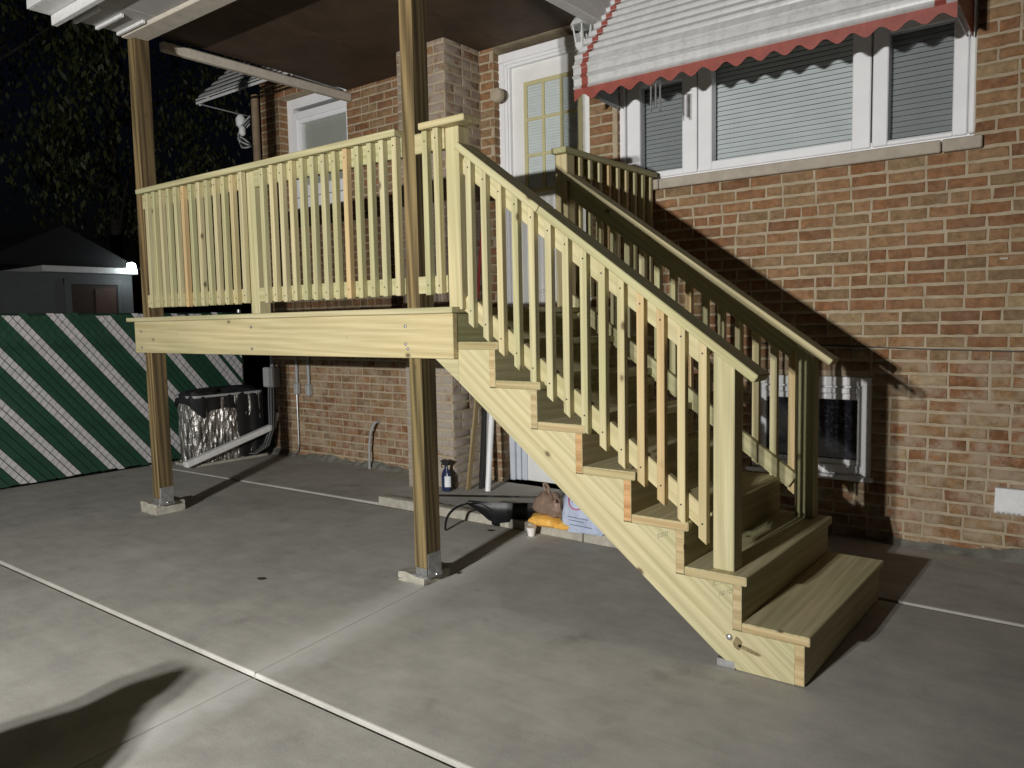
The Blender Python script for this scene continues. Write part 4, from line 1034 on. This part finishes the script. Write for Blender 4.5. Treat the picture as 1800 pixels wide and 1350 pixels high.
tag(blob('teal_bag', (-.475, 1.285, .085), (.045, .04, .05), plain('teal_plastic', (.04, .16, .19), .4, bstr=.5, bscale=25), None, 22, .2, flat=.0595), 'small teal plastic wrapper between brown bag and pale blue bag', 'wrapper')
wb = thing('pale_blue_bag', 'pale blue plastic shopping bag with round logo under the stairs', 'bag', (-.32, 1.28, .06))
bm = bmesh.new(); rings = []; n = 28
for j, (hx, hy, z) in enumerate(((.155, .075, .060), (.165, .085, .085), (.160, .085, .16), (.145, .075, .26), (.125, .055, .34), (.105, .03, .40), (.10, .012, .43))):
    ring = []
    for i in range(n):
        u = 2*math.pi*i/n; cx = abs(math.cos(u))**.6*math.copysign(1, math.cos(u)); sy = abs(math.sin(u))**.6*math.copysign(1, math.sin(u))
        wv = 1+.05*math.sin(5*u+j*1.3)+.035*math.sin(9*u-j*.8); ring.append(bm.verts.new((-.315+hx*cx*wv+.012*math.sin(j*1.7), 1.285+hy*sy*wv, z+.004*math.sin(4*u))))
    rings.append(ring)
for A, B in zip(rings, rings[1:]):
    for k in range(n): bm.faces.new((A[k], A[(k+1) % n], B[(k+1) % n], B[k]))
bm.faces.new(rings[0][::-1]); bm.faces.new(rings[-1]); bagbody = from_bm('bag_body', bm, BAGW, wb, smo=True)
# printed logo: ring and letters, laid on the bag front
bm = bmesh.new()
def bagy(z): return 1.285-.094-.006+(.02*(z-.16)/.1 if z > .16 else 0)
def ribbon(path, wdt):
    for (xa, za), (xb, zb) in zip(path, path[1:]):
        d = Vector((xb-xa, zb-za)); nn = Vector((-d.y, d.x)).normalized()*wdt/2
        bm.faces.new([bm.verts.new((x, bagy(z), z)) for x, z in ((xa+nn.x, za+nn.y), (xb+nn.x, zb+nn.y), (xb-nn.x, zb-nn.y), (xa-nn.x, za-nn.y))])
cxl, czl = -.345, .275
ribbon([(cxl+.06*math.cos(t), czl+.06*math.sin(t)) for t in [2*math.pi*i/28 for i in range(29)]], .009)
ribbon([(cxl-.030, czl-.018), (cxl-.030, czl+.028), (cxl-.012, czl+.028), (cxl-.008, czl+.016), (cxl-.014, czl+.004), (cxl-.030, czl+.004)], .005)
ribbon([(cxl+.014+.016*math.cos(t), czl-.012+.018*math.sin(t)) for t in [2*math.pi*i/14 for i in range(15)]], .005)
from_bm('printed_logo', bm, LOGO, wb)
bm = bmesh.new()
for (x, z, l) in ((-.40, .165, .15), (-.39, .145, .11), (-.38, .115, .16)): ribbon([(x, z), (x+l, z-.004)], .004)
from_bm('printed_lines', bm, DARKP, wb)
# dead leaves on the slabs
for (x, y, z, lab) in ((-1.42, -.45, 0.003, 'small dark dead leaf alone on the slab before the deck'), (-.98, 1.08, .003, 'tiny dead leaf on the slab beside the black liner')):
    bm = bmesh.new(); pts = [(-.035, 0, .002), (-.012, .014, .008), (.02, .010, .004), (.035, .002, .010), (.018, -.011, .003), (-.014, -.012, .009)]
    bm.faces.new([bm.verts.new((x+a, y+b, z+c)) for a, b, c in pts]); bmesh.ops.solidify(bm, geom=bm.faces[:], thickness=.0008); tag(from_bm('dead_leaf', bm, DEADLEAF), lab, 'leaf')

# unseen stand-in added out of frame: bag shape fitted to cast the near-slab shadow
gb = thing('shadow_caster_bag', 'unseen black knotted bag added to cast a shadow on the near slab', 'bag', (-.10, -3.2, -.013))
bm = bmesh.new(); rings = []; n = 24; rr = random.Random(2)
for (r, z, dx) in ((.18, -.0125, -.045), (.26, .02, -.045), (.30, .15, -.045), (.305, .30, -.045), (.28, .43, -.045), (.235, .51, -.045), (.20, .55, -.045), (.155, .58, -.045), (.115, .60, -.06), (.095, .62, -.065), (.092, .66, -.06), (.05, .70, -.05), (.012, .705, -.04)):
    ring = []
    for i in range(n):
        u = 2*math.pi*i/n; d = 1+.03*math.sin(4*u+z*11)+.025*math.sin(9*u-z*7)
        ring.append(bm.verts.new((-.055+dx*.94+r*d*math.cos(u), -3.2+dx*.35+r*d*.85*math.sin(u), z*1.055 if z > 0 else z)))
    rings.append(ring)
for A, B in zip(rings, rings[1:]):
    for k in range(n): bm.faces.new((A[k], A[(k+1) % n], B[(k+1) % n], B[k]))
bm.faces.new(rings[0][::-1]); bm.faces.new(rings[-1]); from_bm('bag_body', bm, TARP, gb, smo=True)
tube('tie', [(-.09+.10*math.cos(t), -3.22+.085*math.sin(t), .646) for t in [2*math.pi*i/12 for i in range(13)]], .006, PAPER, gb, 5)

# ================================================================== BEYOND THE FENCE
gh = thing('neighbour_garage', 'pale gabled garage behind the fence with a lit corner lamp', 'garage', (-14, 4, 0))
box('wall', -15.5, -13.0, 2.2, 4.72, -.16, 2.48, SIDING, gh, 0)
prism('gable', [(2.05, 2.60), (4.95, 2.60), (3.5, 3.35)], 0, -15.6, -13.02, SHINGLE, gh)
box('eave_board', -15.6, -12.86, 3.05, 4.78, 2.485, 2.60, WHITEP, gh, .01)
dd = box('garage_door', -12.998, -12.96, 3.56, 4.40, -.1, 2.27, DOORB, gh, .004)
box('door_trim', -12.998, -12.95, 3.44, 3.555, -.1, 2.38, SIDING, gh, .004); box('door_trim', -12.998, -12.95, 4.405, 4.50, -.1, 2.38, SIDING, gh, .004); box('door_trim', -12.998, -12.948, 3.44, 4.50, 2.275, 2.385, SIDING, gh, .004)
box('door_leaf', -12.958, -12.94, 3.98, 4.36, -.1, 2.2, plain('brown_panel', (.10, .06, .045), .6), gh, .004)
gl = thing('garage_lamp', 'glowing white lamp on the corner of the pale garage', 'lamp', (-12.82, 4.72, 2.62))
lathe('bulb', [(.02, 2.56), (.07, 2.58), (.085, 2.63), (.07, 2.69), (.02, 2.71)], (-12.80, 4.62, 0), LAMP, gl, 12); box('bracket', -12.87, -12.83, 4.58, 4.66, 2.54, 2.60, GREYP, gl, .005)
pl_ = bpy.data.lights.new('garage_lamp_light', 'POINT'); plo = bpy.data.objects.new('garage_lamp_light', pl_); COL.objects.link(plo); plo.location = (-12.60, 4.62, 2.47); pl_.energy = 6; pl_.color = (.85, .96, 1.0); pl_.shadow_soft_size = .09

def tree(label, base, h, crown_c, crown_r, seed, nleaf=5200, lean=(0, 0), ncl=38):
    rr = random.Random(seed); t = thing('tree', label, 'tree', base)
    B = Vector(base); top = B+Vector((lean[0], lean[1], h))
    bm = bmesh.new(); bm_tube(bm, [B, B.lerp(top, .35)+Vector((.08, -.05, 0)), B.lerp(top, .7), top], .2, 9, True, [.19, .15, .10, .03])
    limbs = []
    for k in range(9):
        s_ = B.lerp(top, rr.uniform(.3, .85)); e = Vector(crown_c)+Vector([rr.uniform(-.85, .85)*crown_r[i] for i in range(3)]); mid = s_.lerp(e, .5)+Vector((0, 0, .25))
        bm_tube(bm, [s_, mid, e], .05, 6, True, [.06, .04, .012]); limbs.append((s_, mid, e))
    from_bm('trunk', bm, BARK, t, loc=base, smo=True)
    cl = []
    for k in range(ncl):
        while True:
            q = Vector([rr.uniform(-1, 1) for _ in range(3)])
            if q.length < 1: break
        q = q.normalized()*q.length**.5; cl.append(Vector([crown_c[i]+q[i]*crown_r[i] for i in range(3)]))
    vs, fs = [], []
    for k in range(nleaf):
        c = rr.choice(cl); p = c+Vector((rr.gauss(0, .34), rr.gauss(0, .34), rr.gauss(-.1, .6)))
        l = rr.uniform(.10, .22); wd = l*.22
        d = Vector((rr.gauss(0, .35), rr.gauss(0, .35), -1)).normalized(); s_ = d.cross(Vector((rr.uniform(-1, 1), rr.uniform(-1, 1), .1))).normalized()
        n0 = len(vs); vs += [p, p+d*l*.5+s_*wd, p+d*l, p+d*l*.5-s_*wd]; fs.append([n0, n0+1, n0+2, n0+3])
    me = bpy.data.meshes.new('crown'); me.from_pydata([v-B for v in vs], [], fs); me.materials.append(LEAF)
    link('crown', me, base, t)
    return t
tree('dark leafy tree hanging over the yard beyond the green fence', (-15.5, 0.6, -.16), 9.5, (-15.0, 2.4, 7.4), (2.6, 3.4, 3.4), 21, 7000, (.2, .5))
tree('tall dark tree behind the garage lamp and porch post', (-18.6, 7.2, -.16), 11.5, (-18.4, 7.6, 7.2), (2.8, 3.0, 3.6), 33, 6500)
tree('shadowy tree at the end of the gangway beyond the mast', (-15.5, 12.0, -.16), 9.0, (-15.2, 12.0, 5.6), (2.7, 2.6, 3.6), 45, 5500)
tree('low dark tree left of the pale garage', (-17.0, -1.2, -.16), 7.0, (-17.0, -.6, 5.0), (2.6, 2.6, 2.8), 57, 5000)
